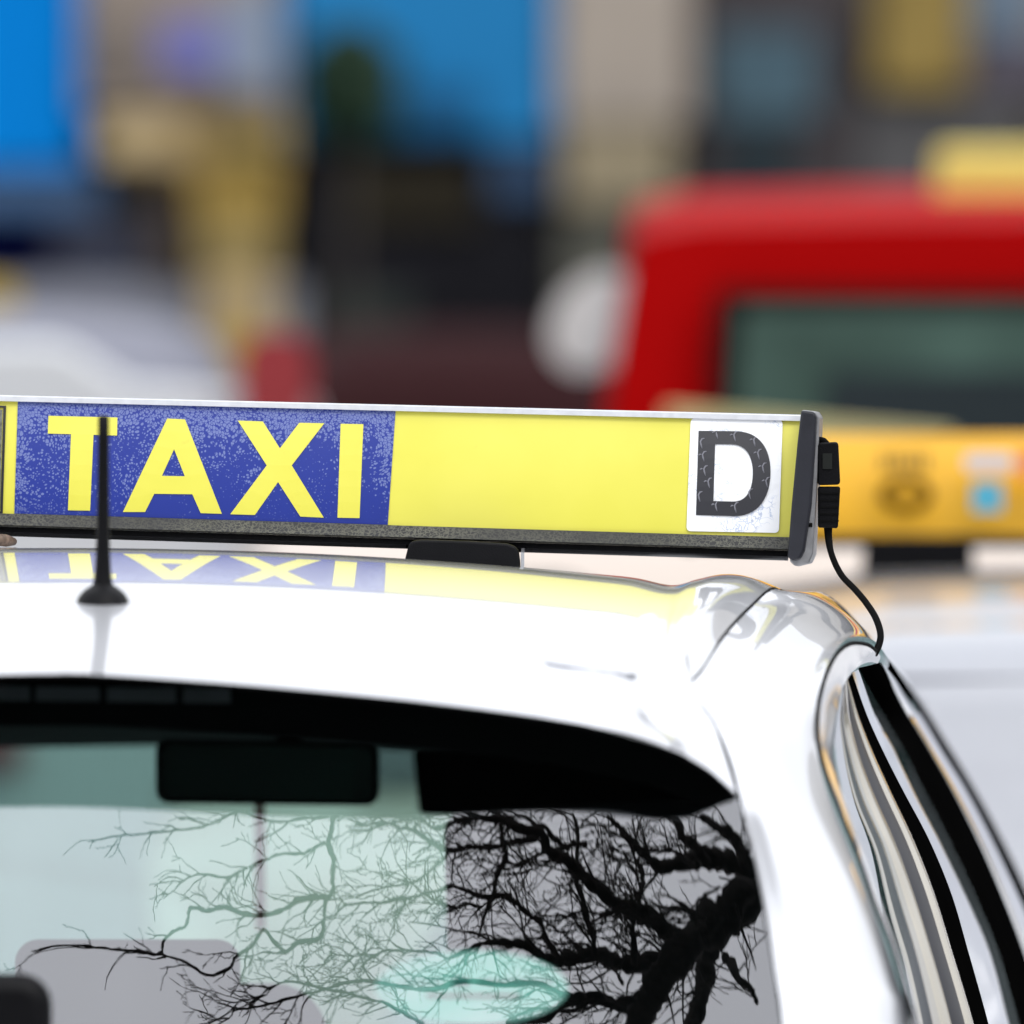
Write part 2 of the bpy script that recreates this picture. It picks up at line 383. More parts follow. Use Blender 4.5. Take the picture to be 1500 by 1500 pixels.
b3 = [(1248, 985, 9.3), (1271, 1050, 9.35), (1296, 1105, 9.37), (1324, 1160, 9.38), (1361, 1230, 9.4), (1394, 1310, 9.4), (1418, 1392, 9.4), (1446, 1492, 9.4), (1458, 1540, 9.4)]
b4 = [(1258, 978, 9.4), (1294, 1045, 9.95), (1326, 1100, 10), (1356, 1160, 10), (1392, 1230, 10), (1427, 1305, 10), (1461, 1388, 10), (1491, 1492, 10), (1503, 1540, 10)]
b5 = [(1288, 970, 9.6), (1326, 1040, 10.1), (1362, 1100, 10.12), (1396, 1160, 10.14), (1434, 1235, 10.15), (1466, 1308, 10.15), (1496, 1385, 10.15), (1526, 1480, 10.15), (1540, 1540, 10.15)]
b6 = [(1292, 972, 9.62), (1331, 1038, 10.13), (1368, 1100, 10.15), (1403, 1160, 10.17), (1442, 1235, 10.18), (1475, 1308, 10.18), (1505, 1385, 10.18), (1536, 1480, 10.18), (1551, 1540, 10.18)]
b7 = [(1300, 980, 9.7), (1340, 1034, 10.4), (1377, 1096, 10.45), (1414, 1156, 10.5), (1452, 1228, 10.5), (1486, 1300, 10.5), (1520, 1378, 10.5), (1555, 1480, 10.5), (1570, 1540, 10.5)]
b8 = [(1302, 966, 9.9), (1350, 1030, 10.8), (1389, 1092, 10.9), (1428, 1156, 10.95), (1467, 1228, 11), (1502, 1300, 11), (1536, 1378, 11), (1572, 1480, 11), (1588, 1540, 11)]
b9 = [(1300, 958, 10.0), (1353, 1026, 10.95), (1393, 1090, 11.05), (1432, 1154, 11.1), (1472, 1226, 11.15), (1507, 1298, 11.15), (1542, 1376, 11.15), (1578, 1480, 11.15), (1594, 1540, 11.15)]
strip('quarter_glass', b0i, b1, gl_side, 1)
def lerpc(a, b, f):
    A = cr(a, 20); B = cr(b, 20); return [tuple(p) for p in A*(1-f)+B*f]
streak = mat('cream_streak_tint', (.80, .74, .62), .12, metal=.85)  # metal tinted cream to imitate bright streaks reflected along the side glass
strip('cream_streak', b1, lerpc(b1, b2, .34), streak, 2)
strip('glass_border', lerpc(b1, b2, .34), lerpc(b1, b2, .74), border_black, 2)
strip('cream_streak', lerpc(b1, b2, .74), b2, streak, 2)
strip('door_pillar', b2, b3, strip_black, 1)
strip('door_window', b3, b4, gl_side, 3)
strip('door_pillar', b4, b5, strip_black, 3)
strip('bright_trim', b5, b6, chrome, 1)
strip('door_window', b6, b7, gl_side, 1)
strip('door_pillar', b7, b8, strip_black, 1)
strip('drip_rail', b8, b9, white, 1)
up = [PW(*c[-1]) for c in (b0i, b1, b2, b3, b4, b5, b6, b7, b8, b9)]
# body side under the windows
dr = []
for p in up:
    q_ = CXY(p[1]); dr.append([tuple(p), tuple((Vector(p)*.4+Vector(q_)*.6)+Vector((.02, 0, .02))), q_])
dm = grid(dr); mesh('door', *dm, white, car); mesh('door', *mm(dm), white, car)
# painted tailgate from the foot of the glass to the rear bumper
tb_ = GG[-1]; tgp = []
for i, p in enumerate(tb_):
    x = i/(len(tb_)-1)*.72; e_ = cs2(8.02, x, .97)
    tgp.append([tuple(Vector(p)+Vector((0, -.002, .004))), tuple((Vector(p)+Vector(e_))/2+Vector((0, -.02, .02))), e_])
tm = grid(tgp); mesh('tailgate', *join(tm, mm(tm)), white, car)
# ---- interior
def sheet(name, poly, m, parent, th=.02, bev=0):   # poly of (px,py,d): solid plate, thickness away from the camera
    f = [PW(*p) for p in poly]; b = [PW(p[0], p[1], p[2]+th) for p in poly]
    o = mesh(name, *prism(f, b), m, parent, smooth=False)
    if bev: bevel(o, bev, 3)
    return o
HL = [[PW(*p) for p in r] for r in [
    [(xx, E(max(-40, min(xx, 1080)))+5, dg(xx, E(max(-40, min(xx, 1080))))+.03) for xx in (xct(8.6), 300, 500, 700, 850, 950, 1075)],
    [(xx+30, hz(xx)+235, 9.1) for xx in (xct(9.1)-30, 300, 500, 700, 800, 880, 960)],
    [(xx+120, 1030+.04*xx, 10.0) for xx in (xct(10.0)-145, 300, 500, 700, 800, 880, 950)],
    [(xx, 1066+.056*xx, 10.95) for xx in (xct(10.95)-25, 600, 700, 800, 900, 1000, 1200)]]]
hl = grid(HL, True)
mesh('headliner', *join(hl, mm(hl)), matte, car)
# upper tailgate trim carrying the high brake light
E2 = lambda px: E(max(-40, px))
trim = [[PW(px, E2(px)+2, dg(px, E2(px))+.02) for px in np.linspace(90, 1078, 30)],
        [PW(px, E2(px)+2+t, dg(px, E2(px))+.03) for px, t in zip(np.linspace(90, 1078, 30), np.linspace(72, 60, 30))]]
tg = grid(trim, True)
mesh('tailgate_trim', *join(tg, mm(tg)), matte, car)
bl = mesh('brake_light', *prism([PW(px, py, 8.575) for px, py in ((-330, 1000), (350, 1008), (352, 1030), (-330, 1022))], [PW(px, py, 8.60) for px, py in ((-330, 1000), (350, 1008), (352, 1030), (-330, 1022))]), matte, car, smooth=False)
for a, b in ((-290, -200), (-190, -100), (-90, -50+8), (-34, 44), (52, 146), (156, 258), (268, 338)):
    pl = [(a, 1004+.012*a), (b, 1004+.012*b), (b, 1025+.012*b), (a, 1025+.012*a)]
    mesh('lamp_cell', *prism([PW(x, y+1, 8.570) for x, y in pl], [PW(x, y+1, 8.576) for x, y in pl]), lens, bl, smooth=False)
# windscreen with its green shade band
def ws(s, v):   # v 0 top .. 1 bottom ; top edge follows the headliner
    d = 10.95+(s*.5)**2/4+v*.62; px = xct(d)+(1330-xct(d))*s; py = 1025+.055*px+v*790; return PW(px, py, d)
cols = np.linspace(0, 1, 24)
def wsg(v0, v1):
    G_ = [[ws(x, v0(x)+(v1(x)-v0(x))*s) for x in cols] for s in np.linspace(0, 1, 10)]
    for r in G_:      # first column lies exactly on the car's middle plane
        v = Vector(r[0]); r[0] = tuple(v-NRM*((v-ORG).dot(NRM)))
    g = grid(G_, True); h = mm(g); return join(g, h)
mesh('windscreen', *wsg(lambda x: 0, lambda x: 1), gl_wind, car)
# mirror
def rrect(x0, x1, y0, y1, r, n=6, skew=0):
    out = []
    for cx, cy, a0 in ((x1-r, y0+r, -90), (x1-r, y1-r, 0), (x0+r, y1-r, 90), (x0+r, y0+r, 180)):
        for k in range(n+1):
            a = math.radians(a0+90*k/n); x = cx+r*math.cos(a); y = cy+r*math.sin(a); out.append((x, y+skew*(x-(x0+x1)/2)))
    return out
mp = rrect(228, 556, 1084, 1179, 20, skew=.012)
mirr = mesh('interior_mirror', *prism([PW(x, y, 10.5) for x, y in mp], [PW(392+(x-392)*.8, 1130+(y-1130)*.7, 10.56) for x, y in mp]), matte, car, smooth=False)
mp2 = rrect(237, 547, 1092, 1172, 16, skew=.012)
mirglass = mat('mirror_glass', (.02, .03, .027), .12, metal=1)
mesh('mirror_glass', *prism([PW(x, y, 10.497+(x-390)*.00002) for x, y in mp2], [PW(x, y, 10.4995) for x, y in mp2]), mirglass, mirr, smooth=False)
mesh('mirror_stem', *tube([PW(420, 1100, 10.56), PW(430, 1070, 10.75)], .012, 10), matte, mirr)
# sun visor (folded down), seats, headrests
sheet('sun_visor', [(604, 1098, 10.7), (700, 1090, 10.7), (1180, 1100, 10.7), (1180, 1185, 10.6), (1000, 1197, 10.6), (760, 1199, 10.6), (614, 1193, 10.6)], matte, car, .02, .004)
sheet('driver_seat', [(650, 1190, 10.0), (820, 1180, 10.0), (1020, 1170, 10.0), (1180, 1180, 10.0), (1200, 1950, 9.7), (640, 1950, 9.7), (655, 1372, 9.95)], fabric, car, .12, .015)
sheet('headrest', [(x, y, 9.75) for x, y in rrect(22, 352, 1376, 1540, 34)], fabric, car, .09, .012)
wp_ = [(x, y, dg(60, 1440)-.07) for x, y in rrect(-60, 76, 1426, 1620, 46)]
wa = mesh('rear_wiper', *prism([PW(*p) for p in wp_], [PW(p[0], p[1], p[2]+.045) for p in wp_]), black, car, smooth=True, sharp=50); bevel(wa, .012, 4)
mesh('wiper_arm', *tube([PW(10, 1560, 8.36), PW(-120, 1610, 8.35), PW(-420, 1640, 8.35)], [.012, .009, .005], 10), black, wa)
sheet('seat_back', [(x, y, 9.5) for x, y in rrect(-900, 1120, 1545, 2050, 60)], fabric, car, .14, .02)
sheet('passenger_seat', [(x, y, 10.0) for x, y in rrect(-520, 480, 1440, 2000, 80)], fabric, car, .12, .02)
sheet('parcel_shelf', [(-800, 1900, 8.9), (1100, 1900, 8.9), (1080, 1850, 9.45), (-700, 1850, 9.45)], matte, car, .01)
pink = mat('pink_tape', (.95, .30, .27), .7)
sheet('hanging_strap', [(373, 1179, 10.72), (388, 1179, 10.72), (389, 1362, 10.72), (375, 1362, 10.72)], pink, car, .004)
# oval licence disc inside the rear glass
def disc_mat():
    m = bpy.data.materials.new('licence_disc'); m.use_nodes = True; t = m.node_tree; b = t.nodes['Principled BSDF']
    b.inputs['Roughness'].default_value = .6
    tc = N(t, 'ShaderNodeTexCoord'); mp_ = N(t, 'ShaderNodeMapping'); mp_.inputs['Scale'].default_value = (16, 16, 55)
    n = N(t, 'ShaderNodeTexNoise'); n.inputs['Scale'].default_value = 1; n.inputs['Detail'].default_value = 3
    t.links.new(tc.outputs['Object'], mp_.inputs[0]); t.links.new(mp_.outputs[0], n.inputs['Vector'])
    r = N(t, 'ShaderNodeValToRGB'); r.color_ramp.elements[0].position = .38; r.color_ramp.elements[0].color = (.45, .92, .82, 1)
    r.color_ramp.elements[1].position = .62; r.color_ramp.elements[1].color = (.80, .99, .96, 1)
    t.links.new(n.outputs[0], r.inputs[0]); t.links.new(r.outputs[0], b.inputs['Base Color'])
    tr = N(t, 'ShaderNodeBsdfTranslucent'); t.links.new(r.outputs[0], tr.inputs[0])
    return m
ov = [(691+141*math.cos(a)*(1 if math.cos(a) > 0 else 1), 1447+54*math.sin(a)) for a in np.linspace(0, 2*math.pi, 48, endpoint=False)]
disc = mesh('licence_disc', *prism([PW(x, y, dg(x, y)+.012) for x, y in ov], [PW(x, y, dg(x, y)+.014) for x, y in ov]), disc_mat(), car, smooth=False)
for x0, x1, y0, y1, c in ((585, 650, 1436, 1439, (.1, .3, .27)), (664, 688, 1432, 1444, (.06, .22, .2)), (700, 812, 1434, 1440, (.14, .38, .34)), (625, 762, 1455, 1461, (.16, .12, .09))):
    pl = [(x0, y0), (x1, y0), (x1, y1), (x0, y1)]
    mesh('printed_line', *prism([PW(x, y, dg(x, y)+.0105) for x, y in pl], [PW(x, y, dg(x, y)+.0118) for x, y in pl]), mat('disc_print_%d' % x0, c, .6), disc, smooth=False)
# roof aerial
mast = thing_ = None
best = min(((W2P(p)[0]-150)**2+(W2P(p)[1]-884)**2, W2P(p)[2]) for r in RG[NF:] for p in r+[mir(q_) for q_ in r])
AD = best[1]
ax = 150.5
def lathe_px(prof, d, cx, n=28, lean=0):      # prof [(halfwidth px, py)]
    rows = []
    for w, y in prof:
        c = Vector(PW(cx+lean*(891-y), y, d)); r = w/FPX*d
        rows.append([tuple(c+Vector((math.cos(a)*r, math.sin(a)*r, 0))) for a in np.linspace(0, 2*math.pi, n+1)])
    return grid(rows)
ab = mesh('aerial_base', *lathe_px([(0.1, 849), (12, 850), (13.5, 855), (21, 860), (29, 866), (35, 873), (39, 882), (41, 886), (43, 887), (43, 892), (42, 900)], AD, ax), black, car)
mesh('aerial_mast', *lathe_px([(0.1, 608), (5.8, 608.5), (8, 611), (8.2, 640), (8.8, 720), (9.6, 780), (10.8, 815), (12, 835), (13.6, 850), (15, 857)], AD, ax, lean=.004), black, car)
# lower body (outside the frame): sides, bumper, bonnet, wheels
CX = lambda y: -.2565+(y-9.45)*SP
def cs(y, x, z): return (CX(y)+x*math.cos(PSI), y-x*SP, z)
rows = []
for y, wt, zt in ((7.98, .70, .62), (8.0, .74, .98), (8.1, .80, 1.0), (8.6, .84, 1.01), (9.4, .85, 1.0), (10.4, .85, .99), (11.3, .83, .97), (11.75, .78, .90), (12.02, .66, .72), (12.05, .60, .4)):
    rows.append([cs(y, x, z) for x, z in ((-wt*.95, zt), (-wt, zt-.08), (-wt-.02, .6), (-wt, .35), (-wt+.05, .2), (wt-.05, .2), (wt, .35), (wt+.02, .6), (wt, zt-.08), (wt*.95, zt), (0, zt+.0))])
for r in rows: r.append(r[0])
lb = grid(rows); 
low = join(lb, ([rows[0][k] for k in range(11)], [tuple(range(11))]), ([rows[-1][k] for k in range(11)], [tuple(range(10, -1, -1))]))
mesh('lower_body', *low, white, car, sharp=35)
bon = grid([[cs(y, x, z+(.05 if abs(x) < .5 else 0)) for x in (-.8, -.5, 0, .5, .8)] for y, z in ((11.2, .98), (11.5, .95), (11.85, .88), (12.0, .75))], True)
mesh('bonnet', *bon, white, car)
def wheel(c, r, w, parent, ax=Vector((1, 0, 0))):
    ax = ax.normalized(); rows_ = []
    a = ax.cross(Vector((0, 0, 1)))
    for rr, o in ((r*.62, -w/2), (r*.95, -w/2), (r, -w*.35), (r, w*.35), (r*.95, w/2), (r*.62, w/2)):
        rows_.append([tuple(Vector(c)+ax*o+(a*math.cos(t)+Vector((0, 0, 1))*math.sin(t))*rr) for t in np.linspace(0, 2*math.pi, 29)])
    o = mesh('wheel', *grid(rows_), tyre, parent)
    rows_ = [[tuple(Vector(c)+ax*o2+(a*math.cos(t)+Vector((0, 0, 1))*math.sin(t))*rr) for t in np.linspace(0, 2*math.pi, 21)] for rr, o2 in ((r*.62, -w*.5), (r*.55, -w*.3), (.02, -w*.35), (.02, w*.35), (r*.55, w*.3), (r*.62, w*.5))]
    mesh('rim', *grid(rows_), alu, o); return o
for y in (8.75, 11.3):
    for s in (-1, 1): wheel(cs(y, s*.77, .31), .31, .2, car, Vector((math.cos(PSI), -SP, 0)))

# ================================================================== ROOF SIGN
sign = thing('roof_sign', PW(242, 838, 9.46), 'sharp yellow and blue roof sign reading TAXI with a D sticker, on the foreground car', 'taxi sign')
def ftop(px): return 586.2+.0252*px
def fbot(px): return 752.0+.0302*px
def SG(px, v, dd=0):      # px measured on the face bottom; v up the face; dd away from camera
    # sign tapers back slightly towards its top
    lean = 5+.0115*max(px, -700)
    py = fbot(px)+(ftop(px)-fbot(px))*v
    return PW(px+lean*v, py, 9.44-(px-242)*.0005*SP*1.0+dd+.02*v)
def inv(px, py):          # face pixel -> (px at bottom, v)
    b = px
    for _ in range(6):
        v = (py-fbot(b))/(ftop(b)-fbot(b)); b = px-(5+.0115*b)*v
    return b, v
def facepoly(name, poly, m, parent, d0, th=.0012, smooth=False):
    q = [inv(*p) for p in poly]
    f = [SG(b, v, d0) for b, v in q]; k = [SG(b, v, d0+th) for b, v in q]
    return mesh(name, *prism(f, k), m, parent, smooth=smooth)
LE, RE = -690, 1158
def yellow_mat():
    m = bpy.data.materials.new('sign_yellow'); m.use_nodes = True; t = m.node_tree; b = t.nodes['Principled BSDF']
    b.inputs['Roughness'].default_value = .32; b.inputs['Specular IOR Level'].default_value = .4
    b.inputs['Coat Weight'].default_value = .3; b.inputs['Coat Roughness'].default_value = .15
    tc = N(t, 'ShaderNodeTexCoord'); n = N(t, 'ShaderNodeTexNoise'); n.inputs['Scale'].default_value = 7; n.inputs['Detail'].default_value = 4
    t.links.new(tc.outputs['Object'], n.inputs['Vector'])
    r = N(t, 'ShaderNodeValToRGB'); r.color_ramp.elements[0].position = .3; r.color_ramp.elements[0].color = (.65, .61, .05, 1)
    r.color_ramp.elements[1].position = .7; r.color_ramp.elements[1].color = (.73, .68, .09, 1)
    n3 = N(t, 'ShaderNodeTexNoise'); n3.inputs['Scale'].default_value = 60; n3.inputs['Detail'].default_value = 6
    t.links.new(tc.outputs['Object'], n3.inputs['Vector'])
    r3 = N(t, 'ShaderNodeMapRange'); r3.inputs[1].default_value = .70; r3.inputs[2].default_value = .8; r3.inputs[3].default_value = 1; r3.inputs[4].default_value = .85
    t.links.new(n3.outputs[0], r3.inputs[0])
    s = N(t, 'ShaderNodeVectorMath', operation='SCALE'); t.links.new(n.outputs[0], r.inputs[0])
    t.links.new(r.outputs[0], s.inputs[0]); t.links.new(r3.outputs[0], s.inputs['Scale']); t.links.new(s.outputs[0], b.inputs['Base Color'])
    return m
def blue_mat():
    m = bpy.data.materials.new('sign_blue_film'); m.use_nodes = True; t = m.node_tree; b = t.nodes['Principled BSDF']
    b.inputs['Roughness'].default_value = .35; b.inputs['Specular IOR Level'].default_value = .35
    L = t.links.new
    tc = N(t, 'ShaderNodeTexCoord'); sp_ = N(t, 'ShaderNodeSeparateXYZ'); L(tc.outputs['Generated'], sp_.inputs[0])
    # where the film has lifted most: the top, the edges and cloudy patches
    n = N(t, 'ShaderNodeTexNoise'); n.inputs['Scale'].default_value = 26; n.inputs['Detail'].default_value = 2; L(tc.outputs['Object'], n.inputs['Vector'])
    zt = N(t, 'ShaderNodeMapRange'); zt.inputs[1].default_value = .62; zt.inputs[2].default_value = 1; zt.inputs[3].default_value = 0; zt.inputs[4].default_value = .36; L(sp_.outputs[2], zt.inputs[0])
    zb = N(t, 'ShaderNodeMapRange'); zb.inputs[1].default_value = .0; zb.inputs[2].default_value = .3; zb.inputs[3].default_value = -.10; zb.inputs[4].default_value = 0; L(sp_.outputs[2], zb.inputs[0])
    ex = N(t, 'ShaderNodeMath', operation='SUBTRACT'); L(sp_.outputs[0], ex.inputs[0]); ex.inputs[1].default_value = .5
    ea = N(t, 'ShaderNodeMath', operation='ABSOLUTE'); L(ex.outputs[0], ea.inputs[0])
    er = N(t, 'ShaderNodeMapRange'); er.inputs[1].default_value = .43; er.inputs[2].default_value = .5; er.inputs[3].default_value = 0; er.inputs[4].default_value = .22; L(ea.outputs[0], er.inputs[0])
    a1 = N(t, 'ShaderNodeMath', operation='ADD'); L(zt.outputs[0], a1.inputs[0]); L(er.outputs[0], a1.inputs[1])
    a2 = N(t, 'ShaderNodeMath', operation='ADD'); L(a1.outputs[0], a2.inputs[0]); L(zb.outputs[0], a2.inputs[1])
    nn = N(t, 'ShaderNodeMapRange'); nn.inputs[1].default_value = .3; nn.inputs[2].default_value = .7; nn.inputs[3].default_value = .10; nn.inputs[4].default_value = .42; L(n.outputs[0], nn.inputs[0])
    a3 = N(t, 'ShaderNodeMath', operation='ADD', use_clamp=True); L(a2.outputs[0], a3.inputs[0]); L(nn.outputs[0], a3.inputs[1])
    # distorted cells
    nd = N(t, 'ShaderNodeTexNoise'); nd.inputs['Scale'].default_value = 30; L(tc.outputs['Object'], nd.inputs['Vector'])
    vs_ = N(t, 'ShaderNodeVectorMath', operation='SCALE'); vs_.inputs['Scale'].default_value = .018; L(nd.outputs['Color'], vs_.inputs[0])
    va = N(t, 'ShaderNodeVectorMath', operation='ADD'); L(tc.outputs['Object'], va.inputs[0]); L(vs_.outputs[0], va.inputs[1])
    mp_ = N(t, 'ShaderNodeMapping'); mp_.inputs['Scale'].default_value = (1, .2, 1); L(va.outputs[0], mp_.inputs[0])
    vo = N(t, 'ShaderNodeTexVoronoi', feature='F1'); vo.inputs['Scale'].default_value = 470; vo.inputs['Randomness'].default_value = .9; L(mp_.outputs[0], vo.inputs['Vector'])
    ve = N(t, 'ShaderNodeTexVoronoi', feature='DISTANCE_TO_EDGE'); ve.inputs['Scale'].default_value = 470; ve.inputs['Randomness'].default_value = .9; L(mp_.outputs[0], ve.inputs['Vector'])
    # cell size shrinks to dots where the mask is low
    th = N(t, 'ShaderNodeMapRange'); th.inputs[1].default_value = 0; th.inputs[2].default_value = .6; th.inputs[3].default_value = .10; th.inputs[4].default_value = .95; L(a3.outputs[0], th.inputs[0])
    # some cells stay clear when the mask is low
    cs_ = N(t, 'ShaderNodeSeparateColor'); L(vo.outputs['Color'], cs_.inputs[0])
    cm = N(t, 'ShaderNodeMath', operation='MULTIPLY_ADD'); L(cs_.outputs[0], cm.inputs[0]); cm.inputs[1].default_value = -.30; L(th.outputs[0], cm.inputs[2])
    lt = N(t, 'ShaderNodeMath', operation='SUBTRACT'); L(cm.outputs[0], lt.inputs[0]); L(vo.outputs['Distance'], lt.inputs[1])
    s1 = N(t, 'ShaderNodeMapRange'); s1.inputs[1].default_value = 0; s1.inputs[2].default_value = .12; L(lt.outputs[0], s1.inputs[0])
    s2 = N(t, 'ShaderNodeMapRange'); s2.inputs[1].default_value = .02; s2.inputs[2].default_value = .10; L(ve.outputs['Distance'], s2.inputs[0])
    ml = N(t, 'ShaderNodeMath', operation='MULTIPLY'); L(s1.outputs[0], ml.inputs[0]); L(s2.outputs[0], ml.inputs[1])
    fa = N(t, 'ShaderNodeMath', operation='MULTIPLY'); L(ml.outputs[0], fa.inputs[0])
    st = N(t, 'ShaderNodeMapRange'); st.inputs[1].default_value = .0; st.inputs[2].default_value = .25; st.inputs[3].default_value = .25; st.inputs[4].default_value = .85; L(sp_.outputs[2], st.inputs[0]); L(st.outputs[0], fa.inputs[1])
    mc = N(t, 'ShaderNodeMix', data_type='RGBA'); mc.inputs[6].default_value = (.009, .026, .24, 1); mc.inputs[7].default_value = (.15, .19, .41, 1)
    L(fa.outputs[0], mc.inputs[0]); L(mc.outputs[2], b.inputs['Base Color'])
    return m
def grit_mat():
    m = bpy.data.materials.new('sign_rail_mossy'); m.use_nodes = True; t = m.node_tree; b = t.nodes['Principled BSDF']; L = t.links.new
    b.inputs['Roughness'].default_value = .5
    tc = N(t, 'ShaderNodeTexCoord'); n = N(t, 'ShaderNodeTexNoise'); n.inputs['Scale'].default_value = 16; L(tc.outputs['Object'], n.inputs['Vector'])
    nd = N(t, 'ShaderNodeTexNoise'); nd.inputs['Scale'].default_value = 190; nd.inputs['Detail'].default_value = 3; L(tc.outputs['Object'], nd.inputs['Vector'])
    vs_ = N(t, 'ShaderNodeVectorMath', operation='SCALE'); vs_.inputs['Scale'].default_value = .008; L(nd.outputs['Color'], vs_.inputs[0])
    va = N(t, 'ShaderNodeVectorMath', operation='ADD'); L(tc.outputs['Object'], va.inputs[0]); L(vs_.outputs[0], va.inputs[1])
    ve = N(t, 'ShaderNodeTexVoronoi', feature='DISTANCE_TO_EDGE'); ve.inputs['Scale'].default_value = 330; L(va.outputs[0], ve.inputs['Vector'])
    s = N(t, 'ShaderNodeMapRange'); s.inputs[1].default_value = .02; s.inputs[2].default_value = .16; s.inputs[3].default_value = 1; s.inputs[4].default_value = 0; L(ve.outputs['Distance'], s.inputs[0])
    k = N(t, 'ShaderNodeMapRange'); k.inputs[1].default_value = .35; k.inputs[2].default_value = .65; k.inputs[3].default_value = .25; k.inputs[4].default_value = 1; L(n.outputs[0], k.inputs[0])
    ml = N(t, 'ShaderNodeMath', operation='MULTIPLY'); L(s.outputs[0], ml.inputs[0]); L(k.outputs[0], ml.inputs[1])
    mc = N(t, 'ShaderNodeMix', data_type='RGBA'); mc.inputs[6].default_value = (.006, .006, .006, 1); mc.inputs[7].default_value = (.10, .098, .07, 1)
    L(ml.outputs[0], mc.inputs[0]); L(mc.outputs[2], b.inputs['Base Color'])
    return m
YEL = yellow_mat(); BLUE = blue_mat(); GRIT = grit_mat()
# light box: a gently bowed face, back face and rounded top, swept along the sign
def sweep(prof, m, name, n=60, l=LE, r=RE, sharp=40):
    xs = np.linspace(l, r, n); rows_ = [[SG(x, v, dd) for v, dd in prof] for x in xs]
    g = grid(rows_); k = len(prof)
    return mesh(name, *join(g, ([p for p in rows_[0]], [tuple(range(k-1, -1, -1))]), ([p for p in rows_[-1]], [tuple(range(k))])), m, sign, sharp=sharp)
sweep([(0, 0), (.25, -.003), (.5, -.004), (.75, -.003), (1, 0), (1, .05), (0, .07), (0, 0)], YEL, 'light_box')
sweep([(.992, -.004), (1.035, -.0045), (1.045, -.002), (1.045, .052), (.99, .056), (.99, .0), (.992, -.004)], alu, 'top_rail')
sweep([(0, -.003), (-.10, -.009), (-.115, -.006), (-.115, .075), (0, .073), (0, -.003)], GRIT, 'lower_rail')
sweep([(-.116, -.002), (-.165, -.004), (-.20, .004), (-.20, .07), (-.116, .074), (-.116, -.002)], gloss_black, 'base_channel')
# blue panel with letters
def bow(v): return -.004*4*v*(1-v)
def face_grid(name, x0, x1, v0, v1, m, d0, nx=20, nv=8, th=.001):
    f = grid([[SG(x0+(x1-x0)*i/nx, v0+(v1-v0)*j/nv, bow(v0+(v1-v0)*j/nv)+d0) for j in range(nv+1)] for i in range(nx+1)])
    return mesh(name, *f, m, sign)
face_grid('blue_panel', 21, 568, .002, .99, BLUE, -.0006)
def letter(parts, holes=None, m=YEL, name='letter', d=-.0012, parent=None, th=.0011):
    # triangulate a polygon with an optional hole through bmesh
    bm = bmesh.new()
    loops = [parts]+([holes] if holes else [])
    es = []
    for lp in loops:
        pts = []
        for i in range(len(lp)):       # subdivide edges so letters follow the bowed face
            a, b = lp[i], lp[(i+1) % len(lp)]; k = max(1, int(math.hypot(a[0]-b[0], a[1]-b[1])/20))
            pts += [(a[0]+(b[0]-a[0])*s/k, a[1]+(b[1]-a[1])*s/k) for s in range(k)]
        vv = [bm.verts.new((x, y, 0)) for x, y in pts]
        es += [bm.edges.new((vv[i], vv[(i+1) % len(vv)])) for i in range(len(vv))]
    bmesh.ops.triangle_fill(bm, use_beauty=True, edges=es)
    ret = bmesh.ops.extrude_face_region(bm, geom=bm.faces[:])
    for e in ret['geom']:
        if isinstance(e, bmesh.types.BMVert): e.co.z = 1
    bmesh.ops.recalc_face_normals(bm, faces=bm.faces[:])
    vs, fs = [], []
    bm.verts.index_update()
    for v in bm.verts:
        b_, w = inv(v.co.x, v.co.y); vs.append(SG(b_, w, bow(w)+d+(th if v.co.z < .5 else 0)))
    for f in bm.faces: fs.append(tuple(v.index for v in f.verts))
    bm.free()
    return mesh(name, vs, fs, m, parent or sign, smooth=False)
letter([(71, 609), (172, 611.5), (171.5, 638), (137, 637), (132, 748), (99.5, 747.5), (104, 636), (70, 635)])
letter([(245, 613), (271, 614.3), (325, 752.6), (294, 751.6), (281.7, 724), (226, 723.3), (212.5, 750), (180, 750)], [(255, 658), (237.3, 697), (270.7, 697.6)])
letter([(348.3, 616), (385, 617.3), (410, 656.7), (438.3, 619.3), (475, 620), (427.3, 681.7), (474.3, 758.3), (440, 756.7), (407.3, 706), (373.3, 754.3), (337.3, 753.3), (390.7, 681.7)])
letter([(499, 620.7), (532.3, 621.3), (526.7, 759), (494.3, 758.3)])
ink = mat('printed_black', (.012, .012, .015), .4)
inkg = mat('print_grey', (.16, .16, .13), .5, noise=.6, nscale=300)
letter([(-420, 583), (9, 594.5), (4, 752), (-424, 746)], [(-416, 586), (-419, 743), (0.5, 749), (5, 597)], m=ink, name='emblem_border')
letter([(-3, 600), (3.5, 600), (0, 746), (-6, 746)], m=inkg, name='emblem_border')
